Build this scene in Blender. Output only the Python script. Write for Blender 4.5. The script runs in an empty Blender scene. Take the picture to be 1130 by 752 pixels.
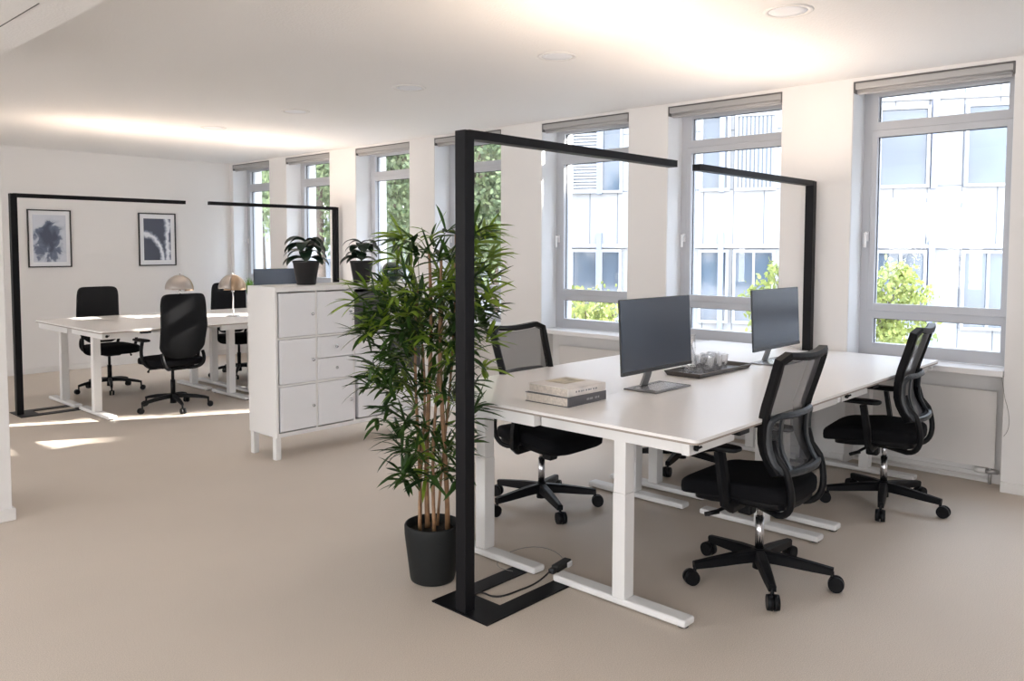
import bpy, bmesh, math, random
from mathutils import Vector, Matrix, Euler
PI = math.pi
SC = bpy.context.scene
COL = SC.collection
R = math.radians

# ------------------------------------------------------------------ materials
def new_mat(name):
    m = bpy.data.materials.new(name); m.use_nodes = True
    nt = m.node_tree
    return m, nt, nt.nodes['Principled BSDF']

def mat(name, col, rough=.5, metal=0., spec=.5, bump=0., bscale=200., var=0., vscale=20., coat=0., aniso_scale=None):
    m, nt, b = new_mat(name)
    b.inputs['Base Color'].default_value = (*col, 1)
    b.inputs['Roughness'].default_value = rough
    b.inputs['Metallic'].default_value = metal
    b.inputs['Specular IOR Level'].default_value = spec
    b.inputs['Coat Weight'].default_value = coat
    tc = nt.nodes.new('ShaderNodeTexCoord')
    if var:
        n = nt.nodes.new('ShaderNodeTexNoise'); n.inputs['Scale'].default_value = vscale; n.inputs['Detail'].default_value = 5
        r = nt.nodes.new('ShaderNodeMapRange'); r.inputs['From Min'].default_value = .3; r.inputs['From Max'].default_value = .7
        r.inputs['To Min'].default_value = 1-var; r.inputs['To Max'].default_value = 1+var
        h = nt.nodes.new('ShaderNodeMix'); h.data_type = 'RGBA'; h.blend_type = 'MULTIPLY'; h.inputs[0].default_value = 1
        h.inputs[6].default_value = (*col, 1)
        nt.links.new(tc.outputs['Object'], n.inputs['Vector']); nt.links.new(n.outputs['Fac'], r.inputs['Value'])
        nt.links.new(r.outputs[0], h.inputs[7]); nt.links.new(h.outputs[2], b.inputs['Base Color'])
    if bump:
        n = nt.nodes.new('ShaderNodeTexNoise'); n.inputs['Scale'].default_value = bscale; n.inputs['Detail'].default_value = 3
        bp = nt.nodes.new('ShaderNodeBump'); bp.inputs['Strength'].default_value = bump; bp.inputs['Distance'].default_value = .004
        nt.links.new(tc.outputs['Object'], n.inputs['Vector']); nt.links.new(n.outputs['Fac'], bp.inputs['Height'])
        nt.links.new(bp.outputs[0], b.inputs['Normal'])
    return m

def see_through(name, col, fac, rough=.6, scale=None):
    """woven mesh: threads of col, fac of the area open"""
    m, nt, b = new_mat(name)
    b.inputs['Base Color'].default_value = (*col, 1); b.inputs['Roughness'].default_value = rough
    t = nt.nodes.new('ShaderNodeBsdfTransparent'); x = nt.nodes.new('ShaderNodeMixShader')
    x.inputs[0].default_value = fac
    out = nt.nodes['Material Output']
    nt.links.new(b.outputs[0], x.inputs[1]); nt.links.new(t.outputs[0], x.inputs[2]); nt.links.new(x.outputs[0], out.inputs[0])
    return m

def glass_mat(name, tint=(1,1,1), refl=.06, rough=0.0):
    m, nt, b = new_mat(name)
    nt.nodes.remove(b)
    t = nt.nodes.new('ShaderNodeBsdfTransparent'); t.inputs[0].default_value = (*tint, 1)
    g = nt.nodes.new('ShaderNodeBsdfGlossy'); g.inputs['Roughness'].default_value = rough
    lw = nt.nodes.new('ShaderNodeLayerWeight'); lw.inputs[0].default_value = .25
    mr = nt.nodes.new('ShaderNodeMapRange'); mr.inputs['To Min'].default_value = refl*.5; mr.inputs['To Max'].default_value = min(1, refl*6)
    x = nt.nodes.new('ShaderNodeMixShader')
    nt.links.new(lw.outputs['Facing'], mr.inputs['Value']); nt.links.new(mr.outputs[0], x.inputs[0])
    nt.links.new(t.outputs[0], x.inputs[1]); nt.links.new(g.outputs[0], x.inputs[2])
    nt.links.new(x.outputs[0], nt.nodes['Material Output'].inputs[0])
    return m

def leaf_mat(name, c1, c2, rough=.45, trans=.25):
    m, nt, b = new_mat(name)
    oi = nt.nodes.new('ShaderNodeTexNoise'); oi.inputs['Scale'].default_value = 9; oi.inputs['Detail'].default_value = 2
    tc = nt.nodes.new('ShaderNodeTexCoord'); nt.links.new(tc.outputs['Object'], oi.inputs['Vector'])
    cr = nt.nodes.new('ShaderNodeValToRGB')
    cr.color_ramp.elements[0].position = .35; cr.color_ramp.elements[0].color = (*c1, 1)
    cr.color_ramp.elements[1].position = .65; cr.color_ramp.elements[1].color = (*c2, 1)
    nt.links.new(oi.outputs['Fac'], cr.inputs[0]); nt.links.new(cr.outputs[0], b.inputs['Base Color'])
    b.inputs['Roughness'].default_value = rough
    if trans:
        t = nt.nodes.new('ShaderNodeBsdfTranslucent'); nt.links.new(cr.outputs[0], t.inputs[0])
        x = nt.nodes.new('ShaderNodeMixShader'); x.inputs[0].default_value = trans
        nt.links.new(b.outputs[0], x.inputs[1]); nt.links.new(t.outputs[0], x.inputs[2])
        nt.links.new(x.outputs[0], nt.nodes['Material Output'].inputs[0])
    return m

def floor_mat():
    m, nt, b = new_mat('floor_covering')
    tc = nt.nodes.new('ShaderNodeTexCoord')
    n1 = nt.nodes.new('ShaderNodeTexNoise'); n1.inputs['Scale'].default_value = 260; n1.inputs['Detail'].default_value = 2
    n2 = nt.nodes.new('ShaderNodeTexNoise'); n2.inputs['Scale'].default_value = 1.3; n2.inputs['Detail'].default_value = 4
    cr = nt.nodes.new('ShaderNodeValToRGB')
    cr.color_ramp.elements[0].position = .3; cr.color_ramp.elements[0].color = (.54, .465, .395, 1)
    cr.color_ramp.elements[1].position = .7; cr.color_ramp.elements[1].color = (.76, .67, .58, 1)
    mx = nt.nodes.new('ShaderNodeMapRange'); mx.inputs['To Min'].default_value = .93; mx.inputs['To Max'].default_value = 1.07
    mul = nt.nodes.new('ShaderNodeMix'); mul.data_type = 'RGBA'; mul.blend_type = 'MULTIPLY'; mul.inputs[0].default_value = 1
    for n in (n1, n2): nt.links.new(tc.outputs['Object'], n.inputs['Vector'])
    nt.links.new(n1.outputs['Fac'], cr.inputs[0]); nt.links.new(n2.outputs['Fac'], mx.inputs['Value'])
    nt.links.new(cr.outputs[0], mul.inputs[6]); nt.links.new(mx.outputs[0], mul.inputs[7]); nt.links.new(mul.outputs[2], b.inputs['Base Color'])
    b.inputs['Roughness'].default_value = .55; b.inputs['Specular IOR Level'].default_value = .35
    bp = nt.nodes.new('ShaderNodeBump'); bp.inputs['Strength'].default_value = .15; bp.inputs['Distance'].default_value = .003
    nt.links.new(n1.outputs['Fac'], bp.inputs['Height']); nt.links.new(bp.outputs[0], b.inputs['Normal'])
    return m

def facade_mat():
    m, nt, b = new_mat('facade_panels')
    tc = nt.nodes.new('ShaderNodeTexCoord'); mp = nt.nodes.new('ShaderNodeMapping')
    # local y runs along the facade, z up
    sx = nt.nodes.new('ShaderNodeSeparateXYZ'); cb = nt.nodes.new('ShaderNodeCombineXYZ')
    nt.links.new(tc.outputs['Object'], sx.inputs[0]); nt.links.new(sx.outputs['Y'], cb.inputs['X']); nt.links.new(sx.outputs['Z'], cb.inputs['Y'])
    br = nt.nodes.new('ShaderNodeTexBrick'); br.offset = 0; br.squash = 1
    br.inputs['Scale'].default_value = 1; br.inputs['Brick Width'].default_value = .76; br.inputs['Row Height'].default_value = 1.53
    br.inputs['Mortar Size'].default_value = .016; br.inputs['Mortar Smooth'].default_value = .1
    br.inputs['Color1'].default_value = (.28, .285, .295, 1); br.inputs['Color2'].default_value = (.265, .275, .29, 1); br.inputs['Mortar'].default_value = (.09, .10, .12, 1)
    nt.links.new(cb.outputs[0], mp.inputs['Vector']); mp.inputs['Location'].default_value = (.06, -.01, 0)
    nt.links.new(mp.outputs[0], br.inputs['Vector']); nt.links.new(br.outputs['Color'], b.inputs['Base Color'])
    b.inputs['Roughness'].default_value = .4
    return m

def art_mat(kind):
    m, nt, b = new_mat('ink_print_'+kind)
    tc = nt.nodes.new('ShaderNodeTexCoord')
    N = nt.nodes.new; L = nt.links.new
    sx = N('ShaderNodeSeparateXYZ'); L(tc.outputs['Object'], sx.inputs[0])
    def math_(op, a, b_=None, c=None):
        n = N('ShaderNodeMath'); n.operation = op
        for i, v in enumerate((a, b_, c)):
            if v is None: continue
            if isinstance(v, (int, float)): n.inputs[i].default_value = v
            else: L(v, n.inputs[i])
        return n.outputs[0]
    def noise(scale, det=4, dist=0.):
        n = N('ShaderNodeTexNoise'); n.inputs['Scale'].default_value = scale; n.inputs['Detail'].default_value = det
        n.inputs['Distortion'].default_value = dist; L(tc.outputs['Object'], n.inputs['Vector']); return n.outputs['Fac']
    X, Z = sx.outputs['X'], sx.outputs['Z']
    if kind == 'wash':
        dx = math_('DIVIDE', math_('ADD', X, .015), .19); dz = math_('DIVIDE', math_('ADD', Z, .01), .29)
        r = math_('SQRT', math_('ADD', math_('MULTIPLY', dx, dx), math_('MULTIPLY', dz, dz)))
        v = math_('ADD', r, math_('MULTIPLY', math_('SUBTRACT', noise(8, 6, .6), .5), 1.8))
        cr = N('ShaderNodeValToRGB'); e = cr.color_ramp.elements
        e[0].position = .35; e[0].color = (.07, .085, .13, 1); e[1].position = 1.05 if False else 1.; e[1].color = (.62, .65, .72, 1)
        k = e.new(.7); k.color = (.16, .19, .27, 1); k = e.new(.82); k.color = (.5, .54, .62, 1)
        L(v, cr.inputs[0]); L(cr.outputs[0], b.inputs['Base Color'])
    else:
        # pale arching stroke over a dark ground
        dx = math_('ADD', X, .17); dz = math_('ADD', Z, .29)
        el = math_('SQRT', math_('ADD', math_('POWER', math_('ABSOLUTE', math_('DIVIDE', dx, .24)), 2.), math_('POWER', math_('ABSOLUTE', math_('DIVIDE', dz, .36)), 2.)))
        s1 = math_('ABSOLUTE', math_('SUBTRACT', math_('ADD', el, math_('MULTIPLY', math_('SUBTRACT', noise(18), .5), .25)), 1.))
        s2 = math_('ABSOLUTE', math_('ADD', math_('SUBTRACT', X, .14), math_('MULTIPLY', math_('SUBTRACT', noise(9, 3, 1.), .5), .12)))
        s1n = math_('SUBTRACT', 1., math_('MINIMUM', 1., math_('MULTIPLY', s1, 6.)))
        s2n = math_('SUBTRACT', 1., math_('MINIMUM', 1., math_('MULTIPLY', s2, 18.)))
        v = math_('MAXIMUM', s1n, s2n)
        cr = N('ShaderNodeValToRGB'); e = cr.color_ramp.elements
        e[0].position = .0; e[0].color = (.075, .085, .12, 1); e[1].position = .8; e[1].color = (.8, .82, .88, 1)
        k = e.new(.35); k.color = (.25, .28, .36, 1)
        L(v, cr.inputs[0]); L(cr.outputs[0], b.inputs['Base Color'])
    b.inputs['Roughness'].default_value = .3
    return m

def emis(name, col, st):
    m, nt, b = new_mat(name)
    b.inputs['Emission Color'].default_value = (*col, 1); b.inputs['Emission Strength'].default_value = st
    return m

M = dict(
    floor=floor_mat(),
    wall=mat('wall_paint', (.80, .78, .765), .8, bump=.08, bscale=300),
    ceil=mat('ceiling_stipple', (.87, .855, .84), .85, bump=.6, bscale=70),
    trim=mat('trim_white', (.78, .76, .74), .45),
    reveal=mat('reveal_white', (.84, .85, .87), .6),
    winframe=mat('window_frame_grey', (.50, .51, .54), .4),
    gasket=mat('window_gasket', (.03, .03, .035), .6),
    sill=mat('sill_white', (.8, .79, .79), .3),
    blind=mat('blind_grey', (.40, .39, .39), .5),
    blindbox=mat('blind_alu', (.42, .41, .405), .4, metal=.2),
    blindtop=mat('blind_rail', (.13, .125, .125), .5),
    glass=glass_mat('window_glass', (.98, .99, 1), .05),
    deskw=mat('desk_laminate', (.86, .83, .81), .28, spec=.55),
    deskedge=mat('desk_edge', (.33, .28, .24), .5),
    steelw=mat('steel_white', (.80, .785, .77), .4),
    black=mat('black_powder', (.005, .005, .0065), .45, spec=.18),
    led=emis('led_strip', (1, .78, .58), 3),
    lampface=mat('lamp_diffuser', (.6, .6, .6), .5),
    chrome=mat('chrome', (.6, .6, .62), .2, metal=1),
    plastic=mat('chair_plastic', (.005, .0052, .0065), .45, spec=.2),
    plasticg=mat('chair_plastic_grey', (.018, .022, .027), .38, spec=.5),
    fabric=mat('black_fabric', (.006, .006, .0075), .95, spec=.15, bump=.3, bscale=600),
    fabricg=mat('black_fabric_sheen', (.008, .0085, .010), .75, spec=.2, bump=.2, bscale=600),
    net=see_through('chair_net', (.07, .068, .072), .30),
    rubber=mat('rubber', (.02, .02, .02), .7),
    screen=mat('screen_glass', (.030, .042, .066), .25, spec=.8),
    bezel=mat('bezel_dark', (.02, .022, .026), .35),
    alu=mat('aluminium', (.20, .195, .195), .4, metal=.7),
    alul=mat('aluminium_light', (.55, .55, .56), .25, metal=.7),
    cab=mat('cabinet_white', (.80, .80, .82), .4),
    cabside=mat('cabinet_white_warm', (.80, .785, .77), .4),
    gap=mat('dark_joint', (.1, .1, .1), .8),
    felt=mat('grey_box', (.085, .085, .09), .8, bump=.3, bscale=300),
    potg=mat('pot_anthracite', (.014, .015, .015), .6, spec=.25),
    potb=mat('pot_black', (.012, .012, .014), .4),
    soil=mat('soil', (.02, .014, .01), .95, bump=1, bscale=80),
    cane=mat('bamboo_cane', (.25, .135, .065), .5, var=.25, vscale=30),
    twig=mat('twig', (.10, .13, .03), .6),
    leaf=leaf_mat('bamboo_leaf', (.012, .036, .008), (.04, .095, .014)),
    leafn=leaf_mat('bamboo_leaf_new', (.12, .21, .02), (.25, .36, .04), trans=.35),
    leafd=leaf_mat('rubber_leaf', (.008, .02, .012), (.014, .032, .018), .3, trans=.05),
    grass=leaf_mat('small_plant_leaf', (.08, .2, .02), (.2, .38, .05)),
    treea=leaf_mat('tree_leaf', (.10, .145, .075), (.24, .29, .14), .7, .35),
    treey=leaf_mat('young_tree_leaf', (.15, .19, .05), (.30, .34, .10), .7, .3),
    bark=mat('bark', (.12, .09, .07), .9, var=.3),
    facade=facade_mat(),
    fglass=mat('facade_glass', (.055, .08, .115), .08, spec=.8, var=.35, vscale=.6),
    fframe=mat('facade_frame', (.33, .335, .35), .5),
    fin_shade=mat('facade_fin_shade', (.20, .23, .31), .5),  # blue-grey stands for the shade beside the facade fins
    slat=mat('facade_slats', (.22, .24, .27), .5),
    stone=mat('grey_brick', (.25, .265, .28), .9, var=.35, vscale=3, bump=.6, bscale=8),
    paper=mat('paper_pages', (.62, .55, .48), .9, var=.15, vscale=90),
    cover=mat('book_cover_cream', (.72, .67, .63), .5, var=.12, vscale=14),
    cover2=mat('book_cover_grey', (.10, .10, .11), .5),
    ink=mat('spine_ink', (.38, .38, .38), .6),
    art0=mat('cover_picture', (.45, .38, .25), .5, var=.5, vscale=18),
    tray=mat('tray_brown', (.065, .055, .050), .3, spec=.6),
    crystal=glass_mat('crystal', (.965, .97, .98), .45, .04),
    vase=glass_mat('vase_green', (.30, .40, .36), .12, .08),
    shade=mat('lamp_shade_metal', (.40, .29, .20), .35, metal=.7),
    shade2=mat('lamp_shade_pale', (.42, .38, .35), .35, metal=.5),
    print1=art_mat('wash'), print2=art_mat('arch'),
    mount=mat('picture_mount', (.82, .83, .86), .6),
    frameb=mat('frame_black', (.015, .015, .017), .4),
    cord=mat('cord_black', (.012, .012, .012), .5),
    cordc=mat('cord_grey', (.25, .23, .21), .4),
    brass=mat('valve_metal', (.45, .43, .42), .35, metal=.6),
    radi=mat('radiator_enamel', (.72, .69, .665), .45),
    ground=mat('street_ground', (.22, .22, .21), .9),
)

# ------------------------------------------------------------------ mesh tools
class MB:
    def __init__(s): s.bm = bmesh.new(); s.mi = 0
    def _fin(s, faces):
        for f in faces: f.material_index = s.mi
    def box(s, c, d, rot=None, bev=0., seg=2, mtx=None):
        t = bmesh.new()
        bmesh.ops.create_cube(t, size=1)
        bmesh.ops.scale(t, vec=Vector(d), verts=t.verts)
        if bev > 0:
            bmesh.ops.bevel(t, geom=t.edges[:], offset=min(bev, min(d)*.49), segments=seg, affect='EDGES', profile=.5)
        mm = Matrix.Translation(Vector(c))
        if rot is not None: mm = mm @ Euler(rot).to_matrix().to_4x4()
        if mtx is not None: mm = mtx @ mm
        bmesh.ops.transform(t, matrix=mm, verts=t.verts)
        s.merge(t); return s
    def b2(s, lo, hi, bev=0., seg=2, mtx=None):
        return s.box([(a+b)/2 for a, b in zip(lo, hi)], [abs(b-a) for a, b in zip(lo, hi)], bev=bev, seg=seg, mtx=mtx)
    def merge(s, t):
        n = len(s.bm.verts); vs = [s.bm.verts.new(v.co) for v in t.verts]
        t.verts.index_update()
        for f in t.faces:
            nf = s.bm.faces.new([vs[v.index] for v in f.verts]); nf.material_index = s.mi; nf.smooth = f.smooth
        t.free()
    def cyl(s, p0, p1, r0, r1=None, n=20, caps=True):
        r1 = r0 if r1 is None else r1
        return s.sweep([p0, p1], [r0, r1], n=n, caps=caps)
    def sweep(s, pts, rad, n=12, caps=True, closed=False, sect=None, up=None):
        """tube (rad number or list) or section list of (a,b) along path; up fixes the section's b axis"""
        pts = [Vector(p) for p in pts]; N = len(pts)
        rings = []
        prev = None
        for i, p in enumerate(pts):
            if closed: d = pts[(i+1) % N]-pts[i-1]
            else: d = pts[min(i+1, N-1)]-pts[max(i-1, 0)]
            d.normalize()
            if up is not None:
                a = d.cross(Vector(up)).normalized()
            elif prev is None:
                a = d.cross(Vector((0, 0, 1)))
                if a.length < 1e-3: a = d.cross(Vector((0, 1, 0)))
                a.normalize()
            else:
                a = (prev-d*prev.dot(d)).normalized()
            prev = a; b = a.cross(d).normalized()
            k = rad[i] if isinstance(rad, (list, tuple)) else rad
            if sect is None: sec = [(math.cos(2*PI*j/n), math.sin(2*PI*j/n)) for j in range(n)]
            else: sec = sect
            rings.append([s.bm.verts.new(p+a*(u*k)+b*(v*k)) for u, v in sec])
        m = len(rings[0]); fs = []
        rng = range(N) if closed else range(N-1)
        for i in rng:
            A, B = rings[i], rings[(i+1) % N]
            for j in range(m):
                f = s.bm.faces.new([A[j], A[(j+1) % m], B[(j+1) % m], B[j]]); f.smooth = sect is None or m > 8; fs.append(f)
        if caps and not closed:
            fs.append(s.bm.faces.new(rings[0][::-1])); fs.append(s.bm.faces.new(rings[-1]))
        s._fin(fs); return s
    def lathe(s, prof, c=(0, 0, 0), n=32, mtx=None, closed=False):
        c = Vector(c); rings = []
        for r, z in prof:
            if r < 1e-5:
                v = Vector((0, 0, z))
                rings.append([s.bm.verts.new((mtx @ v if mtx else v)+c)])
            else:
                rr = []
                for j in range(n):
                    v = Vector((r*math.cos(2*PI*j/n), r*math.sin(2*PI*j/n), z))
                    rr.append(s.bm.verts.new((mtx @ v if mtx else v)+c))
                rings.append(rr)
        fs = []
        prs = list(zip(rings[:-1], rings[1:])) + ([(rings[-1], rings[0])] if closed else [])
        for A, B in prs:
            for j in range(n):
                k = (j+1) % n
                if len(A) == 1 and len(B) == 1: continue
                if len(A) == 1: f = s.bm.faces.new([A[0], B[k], B[j]])
                elif len(B) == 1: f = s.bm.faces.new([A[j], A[k], B[0]])
                else: f = s.bm.faces.new([A[j], A[k], B[k], B[j]])
                f.smooth = True; fs.append(f)
        s._fin(fs); return s
    def pad(s, c, h, e1=.3, e2=.35, nu=36, nv=16, fn=None):
        """superellipsoid cushion; h half sizes"""
        def sp(x, e): return math.copysign(abs(x)**e, x)
        c = Vector(c); rings = []
        for i in range(nv+1):
            v = -PI/2+PI*i/nv
            if i in (0, nv): pts = [Vector((0, 0, h[2]*sp(math.sin(v), e1)))]
            else:
                pts = []
                for j in range(nu):
                    u = 2*PI*j/nu
                    pts.append(Vector((h[0]*sp(math.cos(v), e1)*sp(math.cos(u), e2), h[1]*sp(math.cos(v), e1)*sp(math.sin(u), e2), h[2]*sp(math.sin(v), e1))))
            if fn: pts = [fn(p) for p in pts]
            rings.append([s.bm.verts.new(p+c) for p in pts])
        fs = []
        for A, B in zip(rings[:-1], rings[1:]):
            for j in range(nu):
                k = (j+1) % nu
                if len(A) == 1: f = s.bm.faces.new([A[0], B[k], B[j]])
                elif len(B) == 1: f = s.bm.faces.new([A[j], A[k], B[0]])
                else: f = s.bm.faces.new([A[j], A[k], B[k], B[j]])
                f.smooth = True; fs.append(f)
        s._fin(fs); return s
    def grid(s, fn, nu, nv, thick=0.):
        """fn(u,v)->point on 0..1; optional thickness along normal"""
        P = [[Vector(fn(i/nu, j/nv)) for j in range(nv+1)] for i in range(nu+1)]
        def nrm(i, j):
            a = P[min(i+1, nu)][j]-P[max(i-1, 0)][j]; b = P[i][min(j+1, nv)]-P[i][max(j-1, 0)]
            return a.cross(b).normalized()
        A = [[s.bm.verts.new(P[i][j]) for j in range(nv+1)] for i in range(nu+1)]; fs = []
        for i in range(nu):
            for j in range(nv):
                f = s.bm.faces.new([A[i][j], A[i+1][j], A[i+1][j+1], A[i][j+1]]); f.smooth = True; fs.append(f)
        if thick:
            B = [[s.bm.verts.new(P[i][j]-nrm(i, j)*thick) for j in range(nv+1)] for i in range(nu+1)]
            for i in range(nu):
                for j in range(nv):
                    f = s.bm.faces.new([B[i][j], B[i][j+1], B[i+1][j+1], B[i+1][j]]); f.smooth = True; fs.append(f)
            for i in range(nu):
                fs.append(s.bm.faces.new([A[i][0], B[i][0], B[i+1][0], A[i+1][0]])); fs.append(s.bm.faces.new([A[i][nv], A[i+1][nv], B[i+1][nv], B[i][nv]]))
            for j in range(nv):
                fs.append(s.bm.faces.new([A[0][j], A[0][j+1], B[0][j+1], B[0][j]])); fs.append(s.bm.faces.new([A[nu][j], B[nu][j], B[nu][j+1], A[nu][j+1]]))
        s._fin(fs); return s
    def prism(s, poly, z0, z1, bev=0):
        t = bmesh.new()
        lo = [t.verts.new((x, y, z0)) for x, y in poly]; hi = [t.verts.new((x, y, z1)) for x, y in poly]
        t.faces.new(lo[::-1]); t.faces.new(hi); n = len(poly)
        for j in range(n): t.faces.new([lo[j], lo[(j+1) % n], hi[(j+1) % n], hi[j]])
        s.merge(t); return s
    def build(s, name, m, parent=None, loc=None, recalc=True):
        if recalc: bmesh.ops.recalc_face_normals(s.bm, faces=s.bm.faces[:])
        me = bpy.data.meshes.new(name); s.bm.to_mesh(me); s.bm.free()
        ms = m if isinstance(m, (list, tuple)) else [m]
        for x in ms: me.materials.append(x)
        o = bpy.data.objects.new(name, me); COL.objects.link(o)
        if parent is not None: o.parent = parent
        if loc is not None: o.location = loc
        return o

def tag(o, label=None, cat=None, group=None, kind=None):
    if label: o['label'] = label
    if cat: o['category'] = cat
    if group: o['group'] = group
    if kind: o['kind'] = kind
    return o
def empty(name, loc=(0, 0, 0), rz=0.):
    o = bpy.data.objects.new(name, None); COL.objects.link(o); o.location = loc; o.rotation_euler = (0, 0, rz); o.empty_display_size = .1
    return o
def copy_tree(o, parent=None):
    c = o.copy(); COL.objects.link(c)
    if parent is not None: c.parent = parent
    for ch in list(o.children): copy_tree(ch, c)
    return c
def rrect(w, h, r, n=6):
    out = []
    for cx, cy, a0 in ((w/2-r, h/2-r, 0), (-w/2+r, h/2-r, 90), (-w/2+r, -h/2+r, 180), (w/2-r, -h/2+r, 270)):
        for k in range(n+1):
            a = R(a0+90*k/n); out.append((cx+r*math.cos(a), cy+r*math.sin(a)))
    return out
def circ3(p, q, n=8):
    return [Vector(p).lerp(Vector(q), i/n) for i in range(n+1)]
def bez(p0, p1, p2, p3, n=10):
    p0, p1, p2, p3 = map(Vector, (p0, p1, p2, p3)); out = []
    for i in range(n+1):
        t = i/n; out.append(p0*(1-t)**3+p1*3*t*(1-t)**2+p2*3*t*t*(1-t)+p3*t**3)
    return out

# ------------------------------------------------------------------ camera (f and principal point in pixels of 1130x752)
cam = bpy.data.cameras.new('camera'); co = bpy.data.objects.new('camera', cam); COL.objects.link(co)
f_, cy_ = 900.7, 325.2
yaw, pit, rol, CH = 0.7490655, -0.0575994, 0.00207695, 1.55
d = Vector((math.cos(yaw)*math.cos(pit), math.sin(yaw)*math.cos(pit), math.sin(pit)))
r = d.cross(Vector((0, 0, 1))).normalized(); u = r.cross(d)
r2 = r*math.cos(rol)+u*math.sin(rol); u2 = -r*math.sin(rol)+u*math.cos(rol)
co.matrix_world = Matrix(((r2.x, u2.x, -d.x, 0), (r2.y, u2.y, -d.y, 0), (r2.z, u2.z, -d.z, CH), (0, 0, 0, 1)))
cam.sensor_width = 36; cam.sensor_fit = 'HORIZONTAL'; cam.lens = f_/1130*36
cam.shift_y = -(752/2-cy_)/1130
cam.clip_start = .05; cam.clip_end = 300
SC.camera = co

# ------------------------------------------------------------------ room
XW, YB, ZC = 5.88, 11.01, 2.74
X0, Y0 = -4.2, -3.6
XO = 6.34                        # outer face of the window wall
b = MB(); b.b2((X0, Y0, -.12), (XO, YB+.2, 0)); fl = b.build('floor', M['floor']); tag(fl, kind='structure')
b = MB(); b.b2((X0, Y0, ZC), (XO, YB+.2, ZC+.2)); tag(b.build('ceiling', M['ceil']), kind='structure')
WIN = [(9.94, 10.93), (8.54, 9.53), (7.02, 8.01), (5.62, 6.61), (4.10, 5.09), (2.72, 3.71), (1.21, 2.20), (-.20, .79), (-1.72, -.73), (-3.12, -2.13)]
b = MB()
edges = [YB+.2]+[v for w in WIN for v in (w[1], w[0])]+[Y0]
for i in range(0, len(edges), 2):
    b.b2((XW, edges[i+1], 0), (XO, edges[i], ZC))
for y0, y1 in WIN:
    b.b2((XW, y0, 2.715), (XO, y1, ZC)); b.b2((6.06, y0, 0), (XO, y1, .745))
tag(b.build('wall_right', M['wall']), kind='structure')
b = MB(); b.b2((X0, YB, 0), (XW, YB+.2, ZC)); tag(b.build('wall_back', M['wall']), kind='structure')
b = MB(); FW = [(-3.6, -1.4)]; ed = [X0]+[v for w in FW for v in w]+[XO]  # unseen front wall; opening added for fill light from behind the camera
for i in range(0, len(ed), 2): b.b2((ed[i], Y0-.3, 0), (ed[i+1], Y0, ZC))
for x0, x1 in FW: b.b2((x0, Y0-.3, 0), (x1, Y0, .3)); b.b2((x0, Y0-.3, 2.65), (x1, Y0, ZC))
tag(b.build('wall_front', M['wall']), kind='structure')
# unseen left wall; wide openings added to let fill light in
b = MB(); LW = [(-2.6, -.9), (.6, 2.3), (3.8, 5.5), (7.0, 8.7)]
ed = [Y0]+[v for w in LW for v in w]+[YB]
for i in range(0, len(ed), 2): b.b2((X0-.3, ed[i], 0), (X0, ed[i+1], ZC))
for y0, y1 in LW: b.b2((X0-.3, y0, 0), (X0, y1, .8)); b.b2((X0-.3, y0, 2.65), (X0, y1, ZC))
tag(b.build('wall_left', M['wall']), kind='structure')
b = MB(); b.b2((.55, 5.17, 0), (1.405, 5.55, 2.588), bev=.004, seg=1); tag(b.build('wall_pier', M['wall']), kind='structure')
b = MB(); b.b2((.54, 5.155, 0), (1.42, 5.565, .07), bev=.004, seg=1); tag(b.build('baseboard_pier', M['trim']), kind='structure')
b = MB(); b.b2((X0, Y0, 2.588), (1.408, 5.55, ZC), bev=.003, seg=1)
b.mi = 1; b.b2((1.221, 3.9, 2.5865), (1.226, 5.55, 2.59))  # dark line of the joint in the soffit
tag(b.build('trim_1', [M['ceil'], M['gap']]), kind='structure')
# baseboards
b = MB()
for i in range(0, len(edges), 2): b.b2((XW-.014, edges[i+1]-.0, 0), (XW, edges[i]+.0 if i else YB, .068), bev=.003, seg=1)
for y0, y1 in WIN: b.b2((6.046, y0, 0), (6.06, y1, .068), bev=.003, seg=1)
tag(b.build('baseboard_right', M['trim']), kind='structure')
b = MB(); b.b2((X0, YB-.014, 0), (XW-.014, YB, .068), bev=.003, seg=1); tag(b.build('baseboard_back', M['trim']), kind='structure')

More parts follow.
